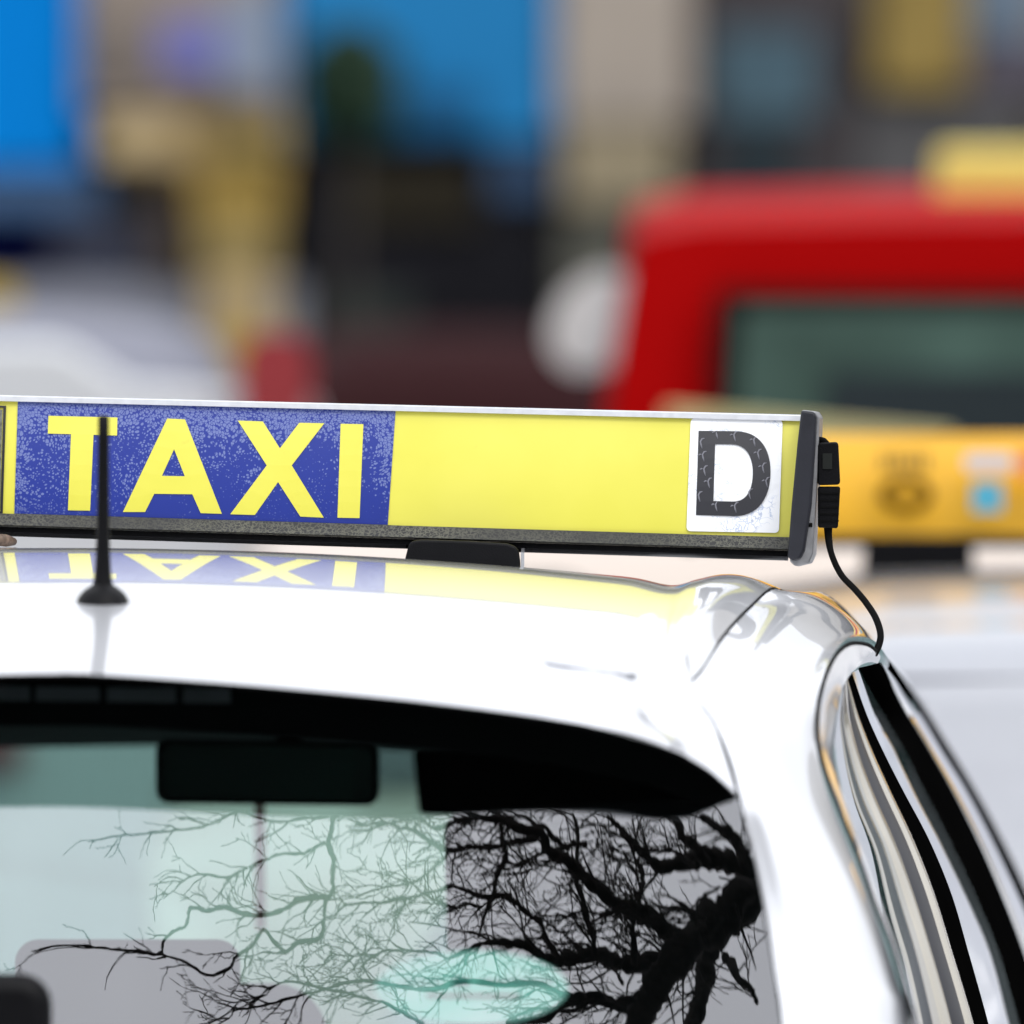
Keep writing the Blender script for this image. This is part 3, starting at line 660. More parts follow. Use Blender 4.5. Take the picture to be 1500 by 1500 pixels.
# D sticker
def stick_mat():
    m = bpy.data.materials.new('reflective_sticker'); m.use_nodes = True; t = m.node_tree; b = t.nodes['Principled BSDF']; L = t.links.new
    b.inputs['Roughness'].default_value = .25
    tc = N(t, 'ShaderNodeTexCoord'); nd = N(t, 'ShaderNodeTexNoise'); nd.inputs['Scale'].default_value = 150; L(tc.outputs['Object'], nd.inputs['Vector'])
    vs_ = N(t, 'ShaderNodeVectorMath', operation='SCALE'); vs_.inputs['Scale'].default_value = .012; L(nd.outputs['Color'], vs_.inputs[0])
    va = N(t, 'ShaderNodeVectorMath', operation='ADD'); L(tc.outputs['Object'], va.inputs[0]); L(vs_.outputs[0], va.inputs[1])
    ve = N(t, 'ShaderNodeTexVoronoi', feature='DISTANCE_TO_EDGE'); ve.inputs['Scale'].default_value = 170; L(va.outputs[0], ve.inputs['Vector'])
    s = N(t, 'ShaderNodeMapRange'); s.inputs[1].default_value = .0; s.inputs[2].default_value = .08; s.inputs[3].default_value = 1; s.inputs[4].default_value = 0; L(ve.outputs['Distance'], s.inputs[0])
    n2 = N(t, 'ShaderNodeTexNoise'); n2.inputs['Scale'].default_value = 45; L(tc.outputs['Object'], n2.inputs['Vector'])
    k = N(t, 'ShaderNodeMapRange'); k.inputs[1].default_value = .5; k.inputs[2].default_value = .62; L(n2.outputs[0], k.inputs[0])
    ml = N(t, 'ShaderNodeMath', operation='MULTIPLY'); L(s.outputs[0], ml.inputs[0]); L(k.outputs[0], ml.inputs[1])
    mc = N(t, 'ShaderNodeMix', data_type='RGBA'); mc.inputs[6].default_value = (.90, .91, .93, 1); mc.inputs[7].default_value = (.45, .52, .68, 1)
    L(ml.outputs[0], mc.inputs[0]); L(mc.outputs[2], b.inputs['Base Color']); return m
def quad_r(c, r=7, n=5):      # rounded quad from 4 corners in order
    out = []
    for i in range(4):
        p = np.array(c[i], float); a = np.array(c[i-1], float)-p; b = np.array(c[(i+1) % 4], float)-p
        a = a/np.linalg.norm(a)*r; b = b/np.linalg.norm(b)*r
        for k in range(n+1):
            s = k/n; out.append(tuple((p+a)*(1-s)**2+2*p*s*(1-s)+(p+b)*s*s))
    return out
stk = letter(quad_r([(1012, 612.5), (1146.5, 615), (1141, 780.6), (1005.5, 778)]), m=stick_mat(), name='sticker', d=-.0014, th=.001)
LOC_st = stk
def arc(p0, p1, p2, p3, n=14):
    P4 = [np.array(p, float) for p in (p0, p1, p2, p3)]
    return [tuple((1-s)**3*P4[0]+3*s*(1-s)**2*P4[1]+3*s*s*(1-s)*P4[2]+s**3*P4[3]) for s in np.linspace(0, 1, n)]
Dout = [(1023.3, 631)]+arc((1079, 631.6), (1111, 632.5), (1129, 655), (1128.7, 692))+arc((1128.7, 692), (1128.5, 732), (1108, 756.5), (1075, 756))[1:]+[(1019.5, 754.5)]
Din = [(1047.6, 650.2)]+arc((1073, 650.6), (1093, 652), (1103, 668), (1102.7, 694))+arc((1102.7, 694), (1102, 722), (1091, 735), (1073.6, 734.7))[1:]+[(1045, 734)]
def dmat():
    m = bpy.data.materials.new('sticker_letter_black'); m.use_nodes = True; t = m.node_tree; b = t.nodes['Principled BSDF']
    b.inputs['Base Color'].default_value = (.014, .014, .02, 1); b.inputs['Roughness'].default_value = .35; return m
dl = letter(Dout, Din[::-1], m=dmat(), name='letter', d=-.0018, parent=stk, th=.0003)
# pale security marks in the letter
def in_poly(x, y, poly):
    c = False
    for i in range(len(poly)):
        a, b = poly[i], poly[i-1]
        if (a[1] > y) != (b[1] > y) and x < (b[0]-a[0])*(y-a[1])/(b[1]-a[1])+a[0]: c = not c
    return c
mk = []
for gx_, gy_ in [(1027, 648), (1030, 667), (1032, 688), (1050, 634), (1076, 638), (1105, 645), (1111, 664), (1118, 684), (1123, 705), (1098, 722), (1077, 742), (1049, 740), (1024, 726), (1038, 706)]:
    c1 = [(gx_+x, gy_+y) for x, y in ((5, -6), (1.5, -5), (-1, -1), (0, 4), (1.5, 9))]
    c2 = [(gx_+x, gy_+y) for x, y in ((-7, 0), (-4.5, -1.4), (-2.5, -1.5))]
    for c in (c1, c2):
        c = [p for p in c if in_poly(p[0], p[1], Dout) and not in_poly(p[0], p[1], Din)]
        if len(c) > 1:
            pts = []
            for p in c: b_, w = inv(*p); pts.append(SG(b_, w, bow(w)-.0018))
            mk.append(tube(pts, [.00035]+[.0007]*(len(pts)-2)+[.0003], 6))
mesh('security_marks', *join(*mk), mat('mark_grey', (.20, .20, .23), .5), stk)
# end caps
def cap_poly(s=1):
    return [(1173.5, 601), (1194, 603.5), (1198.5, 611), (1197, 640), (1189, 760), (1182.5, 812), (1177, 820), (1166, 821), (1153, 817), (1161, 720)]
cf = [PW(x, y, 9.385) for x, y in [(1173.5, 601), (1192, 603), (1196, 609), (1194.5, 640), (1188, 740), (1178, 806), (1172, 818), (1162, 821), (1153.5, 816.5), (1159.5, 740), (1168, 650)]]
cb = [PW(x+8, y+2, 9.49) for x, y in [(1173.5, 601), (1192, 603), (1196, 609), (1194.5, 640), (1188, 740), (1180, 808), (1174, 822), (1160, 825), (1153.5, 820.5), (1159.5, 740), (1168, 650)]]
capo = mesh('end_cap', *prism(cf, cb), capm, sign, smooth=True, sharp=30); bevel(capo, .0018, 3)
capl = mesh('end_cap', *[list(x) for x in mm(prism(cf, cb))], capm, sign, smooth=True, sharp=30); bevel(capl, .0018, 3)
mesh('screw', *tube([PW(1184.2, 769, 9.40), PW(1190, 769, 9.40)], .0016, 12), rubber, sign)
# grey outer plate wrapped round the cap
pf = [PW(x, y, 9.40) for x, y in [(1175, 600.3), (1195, 602.5), (1200.5, 611), (1197.5, 690), (1191, 811), (1185, 824), (1164, 829), (1157, 822)]]
pb = [PW(x+5, y+1, 9.50) for x, y in [(1175, 600.3), (1195, 602.5), (1200.5, 611), (1197.5, 690), (1191, 811), (1185, 824), (1164, 829), (1157, 822)]]
plo = mesh('cap_plate', *prism(pf, pb), mat('grey_plate', (.30, .30, .31), .35, metal=.4, noise=.2, nscale=150), sign, smooth=True, sharp=30); bevel(plo, .001, 2)
# power connector and lead
cn = mesh('connector', *prism([PW(x, y, 9.40) for x, y in quad_r([(1197, 649), (1228, 647), (1231, 710), (1197.5, 711)], 6)], [PW(x, y, 9.422) for x, y in quad_r([(1197, 649), (1228, 647), (1231, 710), (1197.5, 711)], 6)]), black, sign, smooth=True, sharp=35); bevel(cn, .0012, 2)
cn2 = mesh('connector', *prism([PW(x, y, 9.402) for x, y in quad_r([(1198, 712.5), (1231, 712.5), (1227.5, 774), (1198, 773)], 4)], [PW(x, y, 9.42) for x, y in quad_r([(1198, 712.5), (1231, 712.5), (1227.5, 774), (1198, 773)], 4)]), black, sign, smooth=True, sharp=35); bevel(cn2, .0012, 2)
mesh('latch', *prism([PW(x, y, 9.3985) for x, y in ((1205, 664), (1219, 664), (1219, 687), (1205, 687))], [PW(x, y, 9.401) for x, y in ((1205, 664), (1219, 664), (1219, 687), (1205, 687))]), mat('latch_dark', (.006, .008, .006), .5), cn, smooth=False)
for k in range(5):
    mesh('rib', *prism([PW(x, y, 9.4005) for x, y in ((1200, 722+k*10), (1229, 722+k*10), (1229, 724+k*10), (1200, 724+k*10))], [PW(x, y, 9.403) for x, y in ((1200, 722+k*10), (1229, 722+k*10), (1229, 724+k*10), (1200, 724+k*10))]), rubber, cn2, smooth=False)
cpts = cr([(1192, 652, 9.44), (1199, 645, 9.42), (1206, 646, 9.412), (1212, 652, 9.41)], 12)
mesh('cable', *tube([PW(*p) for p in cpts], .0026, 10), rubber, sign)
cpts = cr([(1213, 768, 9.41), (1213.5, 785, 9.41), (1217, 808, 9.405), (1233, 843, 9.40), (1252, 863, 9.39), (1268, 882, 9.38), (1284, 908, 9.37), (1290, 932, 9.36), (1287, 946, 9.355), (1281, 958, 9.35)], 60)
mesh('cable', *tube([PW(*p) for p in cpts], list(np.interp(np.linspace(0, 1, 60), [0, .05, .2, 1], [.0034, .0030, .0023, .0026])), 12), rubber, sign)
# feet
def foot(cx, mirror=False):
    pr = [(-86, 60), (-86, 20), (-80, -4), (-74, -9), (-60, -10.5), (0, -9), (64, -5), (76, -1), (81, 6), (83, 20), (84, 60)]
    f = [PW(cx+x, 801+.0*x+y, 9.385) for x, y in pr]; b = [PW(cx+x, 801+y, 9.50) for x, y in pr]
    m = prism(f, b)
    if mirror: m = mm(m)
    o = mesh('foot', *[list(a) for a in m], black, sign, smooth=True, sharp=50); bevel(o, .003, 4)
    br = prism([PW(cx+x, y, 9.43) for x, y in ((84, 806), (89, 807), (89, 850), (84, 850))], [PW(cx+x, y, 9.47) for x, y in ((84, 806), (89, 807), (89, 850), (84, 850))])
    if mirror: br = mm(br)
    mesh('bracket', *[list(a) for a in br], alu, sign, smooth=False)
foot(679); foot(679, True)
mesh('bolt', *tube([PW(0, 791, 9.40), PW(10, 792, 9.41), PW(20, 793.5, 9.42)], [.0045, .0045, .0028], 12), mat('aged_bolt', (.16, .11, .08), .5, noise=.5, nscale=200), sign)
mesh('fixing', *tube([PW(762, 598.5, 9.455), PW(768, 597.8, 9.455), PW(775, 600, 9.455)], [.0003, .0011, .0012], 8), black, sign)

# ================================================================== OTHER VEHICLES
def ring(y, zt, wr, zb, wb):
    if zt > 1.7: return [(0, zt), (.5*wr, zt-.004), (.88*wr, zt-.012), (.98*wr, zt-.03), (wr, zt-.06), (wb, zb), (wb+.02, zb-.35), (wb, .35), (wb-.06, .2), (0, .2)]
    return [(0, zt), (.5*wr, zt-.008), (.82*wr, zt-.03), (.95*wr, zt-.06), (wr, zt-.11 if zt-.11 > zb else (zt+zb)/2-.03), (wb, zb), (wb+.03, zb-.25), (wb, .35), (wb-.06, .2), (0, .2)]
def vehicle(name, label, cx, y0, secs, paint, yaw=0, side=(), rear=None, front=None, lamps=(), wheels=(.75, 3.3), group=None, crown=None, glassm=None):
    """secs: (y, ztop, half roof width, belt z, half belt width) from the rear"""
    glassm = glassm or gl_dark
    t = thing(name, (cx, y0, 0), label, 'van' if 'van' in name else 'car', group)
    cy, sy = math.cos(yaw), math.sin(yaw)
    def T(x, y, z): return (cx+x*cy+y*sy, y0-x*sy+y*cy, z)
    ys = [s[0] for s in secs]; q = []
    for i in range(len(secs)-1): q += list(np.linspace(i, i+1, 5, endpoint=False))
    q.append(len(secs)-1)
    SS = crp(np.arange(len(secs)), secs, q)
    rows_ = []
    for s in SS:
        h = ring(*s); full = [(-x, z) for x, z in reversed(h[1:-1])]
        pts = h+full; rows_.append([T(x, s[0], z) for x, z in pts+[pts[0]]])
    g = grid(rows_)
    k = len(rows_[0])-1
    mesh('body', *join(g, (rows_[0][:k], [tuple(range(k))]), (rows_[-1][:k], [tuple(range(k-1, -1, -1))])), paint, t, sharp=50)
    def at(y):
        i = np.interp(y, [s[0] for s in SS], np.arange(len(SS))); a = SS[int(i)]; b = SS[min(int(i)+1, len(SS)-1)]; f = i-int(i); return a*(1-f)+b*f
    for (ya, yb) in side:
        for s in (-1, 1):
            R_ = []
            for y in np.linspace(ya, yb, 6):
                h = ring(*at(y)); a, b = np.array(h[4]), np.array(h[5]); R_.append([T(s*((a+(b-a)*f)[0]+.006), y, (a+(b-a)*f)[1]) for f in (.05, .5, .93)])
            mesh('side_window', *grid(R_, s > 0), glassm, t)
    for nm, spec in (('rear_window', rear), ('windscreen', front)):
        if spec:
            (ya, za, wa, yb, zb, wb) = spec
            pl = [T(-wa, ya, za), T(wa, ya, za), T(wb, yb, zb), T(-wb, yb, zb)]
            n = (Vector(pl[1])-Vector(pl[0])).cross(Vector(pl[3])-Vector(pl[0])).normalized()*.012
            mesh(nm, *prism(pl, [tuple(Vector(p)-n) for p in pl]), glassm, t, smooth=False)
    for (x, y, z, w, h) in lamps:
        for s in (-1, 1):
            b_ = box(-w/2, w/2, -.03, .05, -h/2, h/2); b_ = ([T(s*x+v[0], y+v[1], z+v[2]) for v in b_[0]], b_[1])
            bevel(mesh('tail_lamp', *b_, redlamp, t, smooth=False), min(w, h)*.3, 3)
    for y in wheels:
        for s in (-1, 1):
            w0 = at(y)[4]; wheel(T(s*(w0-.08), y, .31), .31, .2, t, Vector((cy, -sy, 0)))
    return t, T
white2 = mat('white_paint_clean', (.35, .36, .39), .35, metal=.3, coat=.9, noise=.02, nscale=2, coat_r=.02)
# white taxi ahead, to the right (out of focus)
c2x = (1735-750)/FPX*13.1
c2, T2 = vehicle('taxi_car', 'pale blurred back of the white taxi under the orange yellow roof sign at right', c2x, 12.35,
    [(0, .62, .66, .6, .74), (.05, .98, .70, .8, .80), (.12, 1.08, .66, .90, .83), (.20, 1.25, .60, .92, .84), (.27, 1.378, .60, .93, .85), (.4, 1.402, .61, .93, .85), (.55, 1.421, .61, .93, .85), (.7, 1.432, .61, .93, .85), (.85, 1.436, .61, .93, .85), (1.0, 1.4345, .61, .93, .85), (1.5, 1.40, .60, .92, .85), (2.2, 1.31, .56, .92, .84), (2.9, 1.0, .66, .9, .82), (3.6, .9, .64, .82, .78), (3.75, .55, .6, .5, .7)], white2,
    side=((.7, 1.3), (1.4, 2.1)), front=(2.25, 1.33, .5, 2.85, 1.02, .6), lamps=((.74, .02, .86, .14, .2),))
cr2 = grid([[T2(x, y, z) for x in np.linspace(-.62, .62, 14)] for y, z in ((.245, 1.345), (.245, 1.332), (.235, 1.322))], False)
mesh('tailgate_crease', *cr2, mat('crease_grey', (.14, .14, .16), .8, spec=.05), c2)
# its roof sign
s2 = thing('roof_sign', PW(1735, 835, 13.400), 'blurred orange yellow roof sign with dark oval digit, on the white taxi at right', 'taxi sign')
def S2(px, py, d): return PW(px, py, d)
def prism_px(pf_, d0, d1, shrink=0):
    return prism([PW(x, y, d0) for x, y in pf_], [PW(x, y+shrink, d1) for x, y in pf_])
amber = mat('sign_amber', (.80, .42, .008), .4, coat=.3, noise=.08, nscale=5)
# bowed face
g = grid([[PW(px, 637+(788-637)*s-.004*(px-1225), 13.360-.008*math.sin(math.pi*s)+.03*(1-s)) for s in np.linspace(0, 1, 10)] for px in np.linspace(1010, 2480, 12)], True)
g2 = grid([[PW(px, 637+(788-637)*s-.004*(px-1225), 13.480-.03*(1-s)) for s in np.linspace(0, 1, 10)] for px in np.linspace(1010, 2480, 12)], False)
tp = grid([[PW(px, 637-.004*(px-1225), 13.390+.06*s) for s in (0, 1)] for px in np.linspace(1010, 2480, 12)])
mesh('light_box', *join(g, g2, tp), amber, s2)
bevel(mesh('base_channel', *prism_px([(1005, 785), (2485, 785), (2485, 803), (1005, 803)], 13.340, 13.500), black, s2, smooth=False), .004)
for x in (1008, 2482): mesh('end_cap', *prism_px([(x-8, 634), (x+8, 634), (x+8, 806), (x-8, 806)], 13.320, 13.500), black, s2, smooth=False)
for cx_ in (1345, 2125): bevel(mesh('foot', *prism_px([(cx_-80, 795), (cx_+80, 795), (cx_+84, 860), (cx_-84, 860)], 13.350, 13.480), black, s2, smooth=False), .005)
dig = mat('digit_brown', (.10, .045, .002), .7, spec=.1)
o1 = [(1327+40*math.cos(a), 725+27*math.sin(a)) for a in np.linspace(0, 2*math.pi, 32, endpoint=False)]
ringv = [PW(x, y, 13.330) for x, y in o1]+[PW(1327+(x-1327)*.6, 725+(y-725)*.46, 13.330) for x, y in o1]
mesh('digit', ringv, [(i, (i+1) % 32, 32+(i+1) % 32, 32+i) for i in range(32)], dig, s2, smooth=False)
for k in range(5):
    x = 1290+k*15
    mesh('small_letter', *prism_px([(x, 664), (x+10, 664), (x+10, 690), (x, 690)], 13.334, 13.340), mat('print_brown', (.20, .12, .02), .5), s2, smooth=False)
mesh('white_label', *prism_px(rrect(1412, 1485, 664, 690, 10), 13.336, 13.342), mat('label_white', (.62, .58, .60), .5), s2, smooth=False)
mesh('blue_label', *prism_px([(1424, 706), (1468, 706), (1468, 750), (1424, 750)], 13.326, 13.332), mat('label_blue', (.08, .38, .52), .5), s2, smooth=False)
mesh('red_label', *prism_px([(1492, 658), (1560, 658), (1560, 700), (1492, 700)], 13.330, 13.336), mat('label_red', (.75, .22, .10), .5), s2, smooth=False)

# cream saloon further on and its pale sign
vehicle('parked_car', 'cream saloon showing as a pale band beneath the blurred orange sign', .33, 17.0,
    [(0, .55, .66, .5, .74), (.06, .95, .72, .8, .80), (.6, 1.0, .7, .9, .83), (1.1, 1.38, .70, .92, .84), (1.8, 1.44, .72, .93, .84), (2.4, 1.36, .69, .92, .84), (3.1, .98, .7, .9, .82), (3.7, .85, .64, .8, .78), (3.85, .5, .6, .45, .7)], cream,
    side=((1.1, 1.7), (1.8, 2.4)), rear=(.62, 1.02, .56, .96, 1.29, .48))
s3 = thing('roof_sign', PW(1190, 700, 18.7), 'pale yellow roof sign seen as a thin strip above the orange sign', 'taxi sign')
g = [(975, 597), (1395, 634), (1395, 720), (975, 690)]
bevel(mesh('light_box', *prism_px(g, 18.5, 18.62), mat('pale_yellow', (.42, .38, .18), .5, noise=.05), s3, smooth=False), .006)
mesh('foot', *prism_px([(1040, 690), (1100, 690), (1100, 720), (1040, 720)], 18.52, 18.6), black, s3, smooth=False)
mesh('foot', *prism_px([(1290, 712), (1350, 712), (1350, 735), (1290, 735)], 18.52, 18.6), black, s3, smooth=False)
# red van
van, TV = vehicle('red_van', 'red taxi van with dark rear window and a yellow sign on its roof', 1.10, 21.4,
    [(0, 1.2, .84, .7, .96), (.02, 1.74, .90, 1.25, .97), (.05, 1.79, .89, 1.25, .97), (.25, 1.805, .89, 1.25, .97), (1.5, 1.84, .89, 1.25, .97), (3.0, 1.79, .86, 1.2, .95), (3.9, 1.2, .8, .95, .88), (4.5, .95, .72, .85, .84), (4.65, .5, .66, .45, .75)], red,
    side=((.5, 1.6), (1.8, 2.8)), wheels=(.8, 3.8), front=(3.08, 1.74, .7, 3.8, 1.25, .74))
wp = [(1085, 452), (2330, 452), (2350, 800), (1068, 800)]
mesh('rear_window', *prism_px(wp, 21.30, 21.36), mat('van_glass', (.05, .09, .075), .35, spec=.1, noise=.5, nscale=4), van, smooth=False)
mesh('dark_window_sheet', *prism_px([(1215, 545), (2100, 540), (2100, 790), (1200, 790)], 21.285, 21.298), mat('sheet_slate', (.022, .03, .034), .8, spec=.05), van, smooth=False)  # dark sheet added to imitate the darker lower part of the window
mesh('window_gasket', *prism_px([(1050, 425), (2365, 425), (2380, 830), (1030, 830)], 21.335, 21.38), rubber, van, smooth=False)
mesh('tail_lamp', *prism_px([(905, 640), (985, 640), (985, 900), (895, 900)], 21.30, 21.42), redlamp, van, smooth=False)
# door mirror, its pale colour standing in for sky reflected in the glass
mo = [(872+66*math.cos(a)*(1.0 if math.cos(a) < 0 else .95), 470+74*math.sin(a)+(-10*math.cos(a))) for a in np.linspace(0, 2*math.pi, 28, endpoint=False)]
mrr = mesh('door_mirror', *prism([PW(x+.12*(470-y), y, 22.6) for x, y in mo], [PW(870+(x-870)*.6, 470+(y-470)*.6, 22.72) for x, y in mo]), mat('mirror_sky_pale', (.58, .56, .54), .4, noise=.1), van, sharp=50)
mesh('mirror_arm', *tube([PW(920, 520, 22.66), PW(990, 540, 22.7)], .02, 8), rubber, van)
s4 = thing('roof_sign', PW(1450, 305, 22.8), 'bright yellow roof sign standing on the red van', 'taxi sign')
bevel(mesh('light_box', *prism_px([(1372, 216), (2150, 216), (2160, 298), (1366, 298)], 22.7, 22.85), mat('van_sign_yellow', (.66, .57, .13), .4, noise=.05), s4, smooth=False), .02)
for x in (1450, 2000): mesh('foot', *prism_px([(x-40, 294), (x+40, 294), (x+40, 330), (x-40, 330)], 22.72, 22.83), mat('foot_amber', (.25, .1, .02), .5), s4, smooth=False)
# white people carrier on the left
mpv, TM = vehicle('parked_car', 'white people carrier with a red tail lamp at the left behind the sign', -1.22, 22.0,
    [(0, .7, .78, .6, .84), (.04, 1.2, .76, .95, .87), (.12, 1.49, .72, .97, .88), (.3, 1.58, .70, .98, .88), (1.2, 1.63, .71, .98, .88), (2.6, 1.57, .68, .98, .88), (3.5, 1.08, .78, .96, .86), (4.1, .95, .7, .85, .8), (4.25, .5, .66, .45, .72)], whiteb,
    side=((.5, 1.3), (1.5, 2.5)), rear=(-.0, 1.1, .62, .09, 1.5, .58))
mesh('tail_lamp', *prism_px(rrect(352, 455, 488, 640, 40), 21.7, 22.1), redlamp, mpv, smooth=False)
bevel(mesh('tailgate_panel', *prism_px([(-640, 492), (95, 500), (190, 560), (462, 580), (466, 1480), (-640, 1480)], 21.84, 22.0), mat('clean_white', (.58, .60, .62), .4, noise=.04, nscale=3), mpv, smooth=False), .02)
mesh('reflector', *prism_px(rrect(-150, 34, 1075, 1125, 15), 21.80, 21.90), redlamp, mpv, smooth=False)

# ================================================================== STREET
def flat(name, x0, x1, y0, y1, z, m):
    o = mesh(name, [(x0, y0, z), (x1, y0, z), (x1, y1, z), (x0, y1, z)], [(0, 1, 2, 3)], m, None, smooth=False); o['kind'] = 'structure'; return o
flat('ground', -300, 300, -300, 300, -.02, mat('ground_grey', (.12, .12, .11), .95, noise=.3, nscale=.4))
flat('road', -60, 60, -40, 44, 0, asphalt)
pv = mesh('pavement', *box(-60, 60, 44.18, 47.9, -.02, .14), paving, None, smooth=False); pv['kind'] = 'structure'
kb = mesh('kerb', *box(-60, 60, 44.0, 44.178, -.02, .135), mat('kerb_stone', (.32, .31, .30), .8, noise=.15), None, smooth=False); kb['kind'] = 'structure'
for x in (-2.3, 2.6): flat('lane_marking', x-.06, x+.06, 2, 40, .004, mat('road_paint', (.7, .7, .68), .7, noise=.25, nscale=8))
BD = 48.0
def bx_(px): return (px-750)/FPX*BD
def bz(py): return CAMZ+(315-py)/FPX*BD
shop = thing('shop_building', (0, BD, 0), 'row of shopfronts with blue panels and tan stone piers across the background', 'building')
walls = mat('facade_stone', (.30, .28, .25), .85, noise=.15, nscale=1.5)
mesh('wall', *box(-14, 14, BD+.25, BD+8, 0, 9), walls, shop, smooth=False)
def fac(name, px0, px1, py0, py1, m, out=.1, deep=.3, bev=.01):
    o = mesh(name, *box(bx_(px0), bx_(px1), BD-out, BD+deep, bz(py1), bz(py0)), m, shop, smooth=False)
    if bev: bevel(o, bev, 2)
    return o
blue1 = mat('blue_panel_paint', (.001, .20, .62), .8, spec=.05, noise=.08, nscale=1)
blue2 = mat('blue_panel_soft', (.018, .20, .46), .8, spec=.1, noise=.25, nscale=1.2)
tan = mat('tan_stone', (.42, .33, .22), .8, noise=.15, nscale=2)
ochre = mat('ochre_board', (.36, .24, .05), .7, noise=.2, nscale=2)
beige = mat('beige_stone', (.37, .32, .27), .8, noise=.18, nscale=2)
navy = mat('navy_dark', (.001, .002, .018), .9, spec=.02)
dshop = mat('shop_dark', (.012, .012, .015), .9, spec=.05, noise=.6, nscale=2)
slate = mat('slate_door', (.06, .115, .15), .5, noise=.3, nscale=2)
brown = mat('brown_board', (.055, .04, .03), .7, noise=.3)
fac('fascia_panel', -900, 118, -700, 245, blue1, .14)
fac('fascia_panel', -900, 150, 249, 310, mat('blue_grey', (.06, .13, .26), .5, noise=.2), .10)
fac('shop_window', -500, 75, 314, 410, navy, .08)
fac('shop_window', 79, 215, 314, 410, mat('window_slate', (.03, .035, .06), .4, noise=.3), .08)
fac('stall_riser', -900, 440, 414, 1400, mat('pale_riser', (.26, .27, .32), .8, noise=.15), .06)
fac('pier', 122, 415, -700, 160, mat('taupe_stone', (.30, .25, .21), .8, noise=.15, nscale=2), .2)
fac('pier', 200, 420, 164, 250, mat('gold_stone', (.42, .30, .12), .8, noise=.2, nscale=2), .2)
fac('pier', 285, 412, 254, 320, ochre, .2)
fac('pier', 292, 405, 323, 400, mat('ochre_light', (.36, .27, .10), .8, noise=.3, nscale=3), .2)
fac('pier', 300, 400, 403, 480, mat('sandy_stone', (.44, .33, .17), .8, noise=.25, nscale=3), .2)
fac('pier', 300, 420, 483, 900, ochre, .2)
fac('signboard', 140, 205, 20, 120, mat('board_grey_tan', (.20, .17, .15), .7, noise=.3), .26)
fac('signboard', 150, 270, 172, 235, mat('board_pale_gold', (.50, .38, .20), .7, noise=.3), .26)
fac('signboard', 330, 405, 190, 240, mat('board_olive', (.24, .18, .05), .7, noise=.3), .26)
fac('pier', 219, 281, 254, 410, brown, .12)
fac('fascia_panel', 424, 812, -700, 205, blue2, .14)
fac('shop_window', 424, 810, 209, 900, dshop, .05)
fac('fascia_panel', 440, 590, 70, 200, mat('teal_dark', (.012, .05, .06), .8, spec=.05, noise=.4), .18)
fac('fascia_panel', 594, 700, 130, 200, mat('blue_mid', (.015, .09, .20), .8, spec=.05, noise=.3), .18)
fac('fascia_panel', 720, 808, 212, 290, mat('blue_slate', (.045, .085, .16), .8, spec=.05, noise=.3), .10)
fac('window_display', 470, 600, 430, 520, mat('display_green_grey', (.035, .042, .038), .8, spec=.05, noise=.4), .10)
fac('window_display', 500, 700, 240, 330, mat('display_brown', (.028, .024, .016), .8, spec=.05, noise=.5), .10)
fac('pier', 816, 1010, -700, 180, beige, .2)
fac('pier', 826, 985, 184, 300, mat('beige_gold', (.30, .25, .16), .8, noise=.2, nscale=2), .2)
fac('pier', 826, 950, 304, 900, mat('pier_dark_green', (.10, .10, .08), .8, noise=.2, nscale=2), .12)  # darker greenish stone on the lower pier
fac('shop_window', 1014, 1255, -700, 900, mat('window_taupe', (.05, .042, .045), .4, noise=.3, nscale=2), .05)
fac('door_panel', 1045, 1195, 45, 175, slate, .12)
fac('door_panel', 1062, 1165, 179, 300, mat('door_teal_dark', (.008, .018, .024), .5), .12)
fac('pier', 1258, 1500, 140, 900, mat('grey_pier', (.085, .083, .085), .8, noise=.2, nscale=2), .12)
fac('banner', 1282, 1412, -60, 132, mat('banner_gold', (.30, .21, .055), .7, noise=.3, nscale=3), .2)
fac('wall_panel', 1416, 1520, -300, 60, mat('panel_blue_grey', (.13, .18, .24), .6, noise=.2), .12)
fac('wall_panel', 1416, 1900, 64, 136, mat('panel_mauve', (.085, .075, .10), .6, noise=.2), .12)
fac('shop_window', 1900, 3200, -700, 900, dshop, .05)
def spot(name, label, cat, px0, px1, py0, py1, d, m, th=.08, r=.3):
    w = min(px1-px0, py1-py0)*r
    o = mesh(name, *prism([PW(x, y, d) for x, y in rrect(px0, px1, py0, py1, w)], [PW(x, y, d+th) for x, y in rrect(px0, px1, py0, py1, w)]), m, None, smooth=False)
    return tag(o, label, cat)
spot('poster', 'violet blue poster on the taupe stone pier at upper left', 'poster', 235, 320, 30, 105, 47.6, mat('poster_violet', (.14, .15, .44), .6), .03, .1)
spot('poster', 'pale blue grey notice beside the violet poster on the pier', 'poster', 326, 412, -20, 130, 47.6, mat('poster_pale', (.22, .27, .36), .6), .03, .1)
# dark green clipped shrub standing before the blue panel
sh = thing('potted_shrub', PW(512, 990, 46), 'dark green bushy shrub in a tall planter before the second blue panel', 'shrub')
base = Vector(PW(512, 990, 46)); base.z = .14
rng = random.Random(3); vs, fs = [], []
cc = Vector(PW(512, 120, 46))
for i in range(1400):
    while True:
        p = Vector((rng.uniform(-1, 1), rng.uniform(-1, 1), rng.uniform(-1, 1)))
        if .35 < p.length < 1: break
    p = cc+Vector((p.x*.17, p.y*.17, p.z*.22)); a = Vector((rng.uniform(-1, 1), rng.uniform(-1, 1), rng.uniform(-1, 1))).normalized()*.03; b = a.orthogonal().normalized()*.018
    k = len(vs); vs += [tuple(p-a), tuple(p+b), tuple(p+a), tuple(p-b)]; fs.append((k, k+1, k+2, k+3))
mesh('foliage', vs, fs, mat('shrub_leaf', (.022, .055, .028), .7, noise=.4), sh, smooth=False)
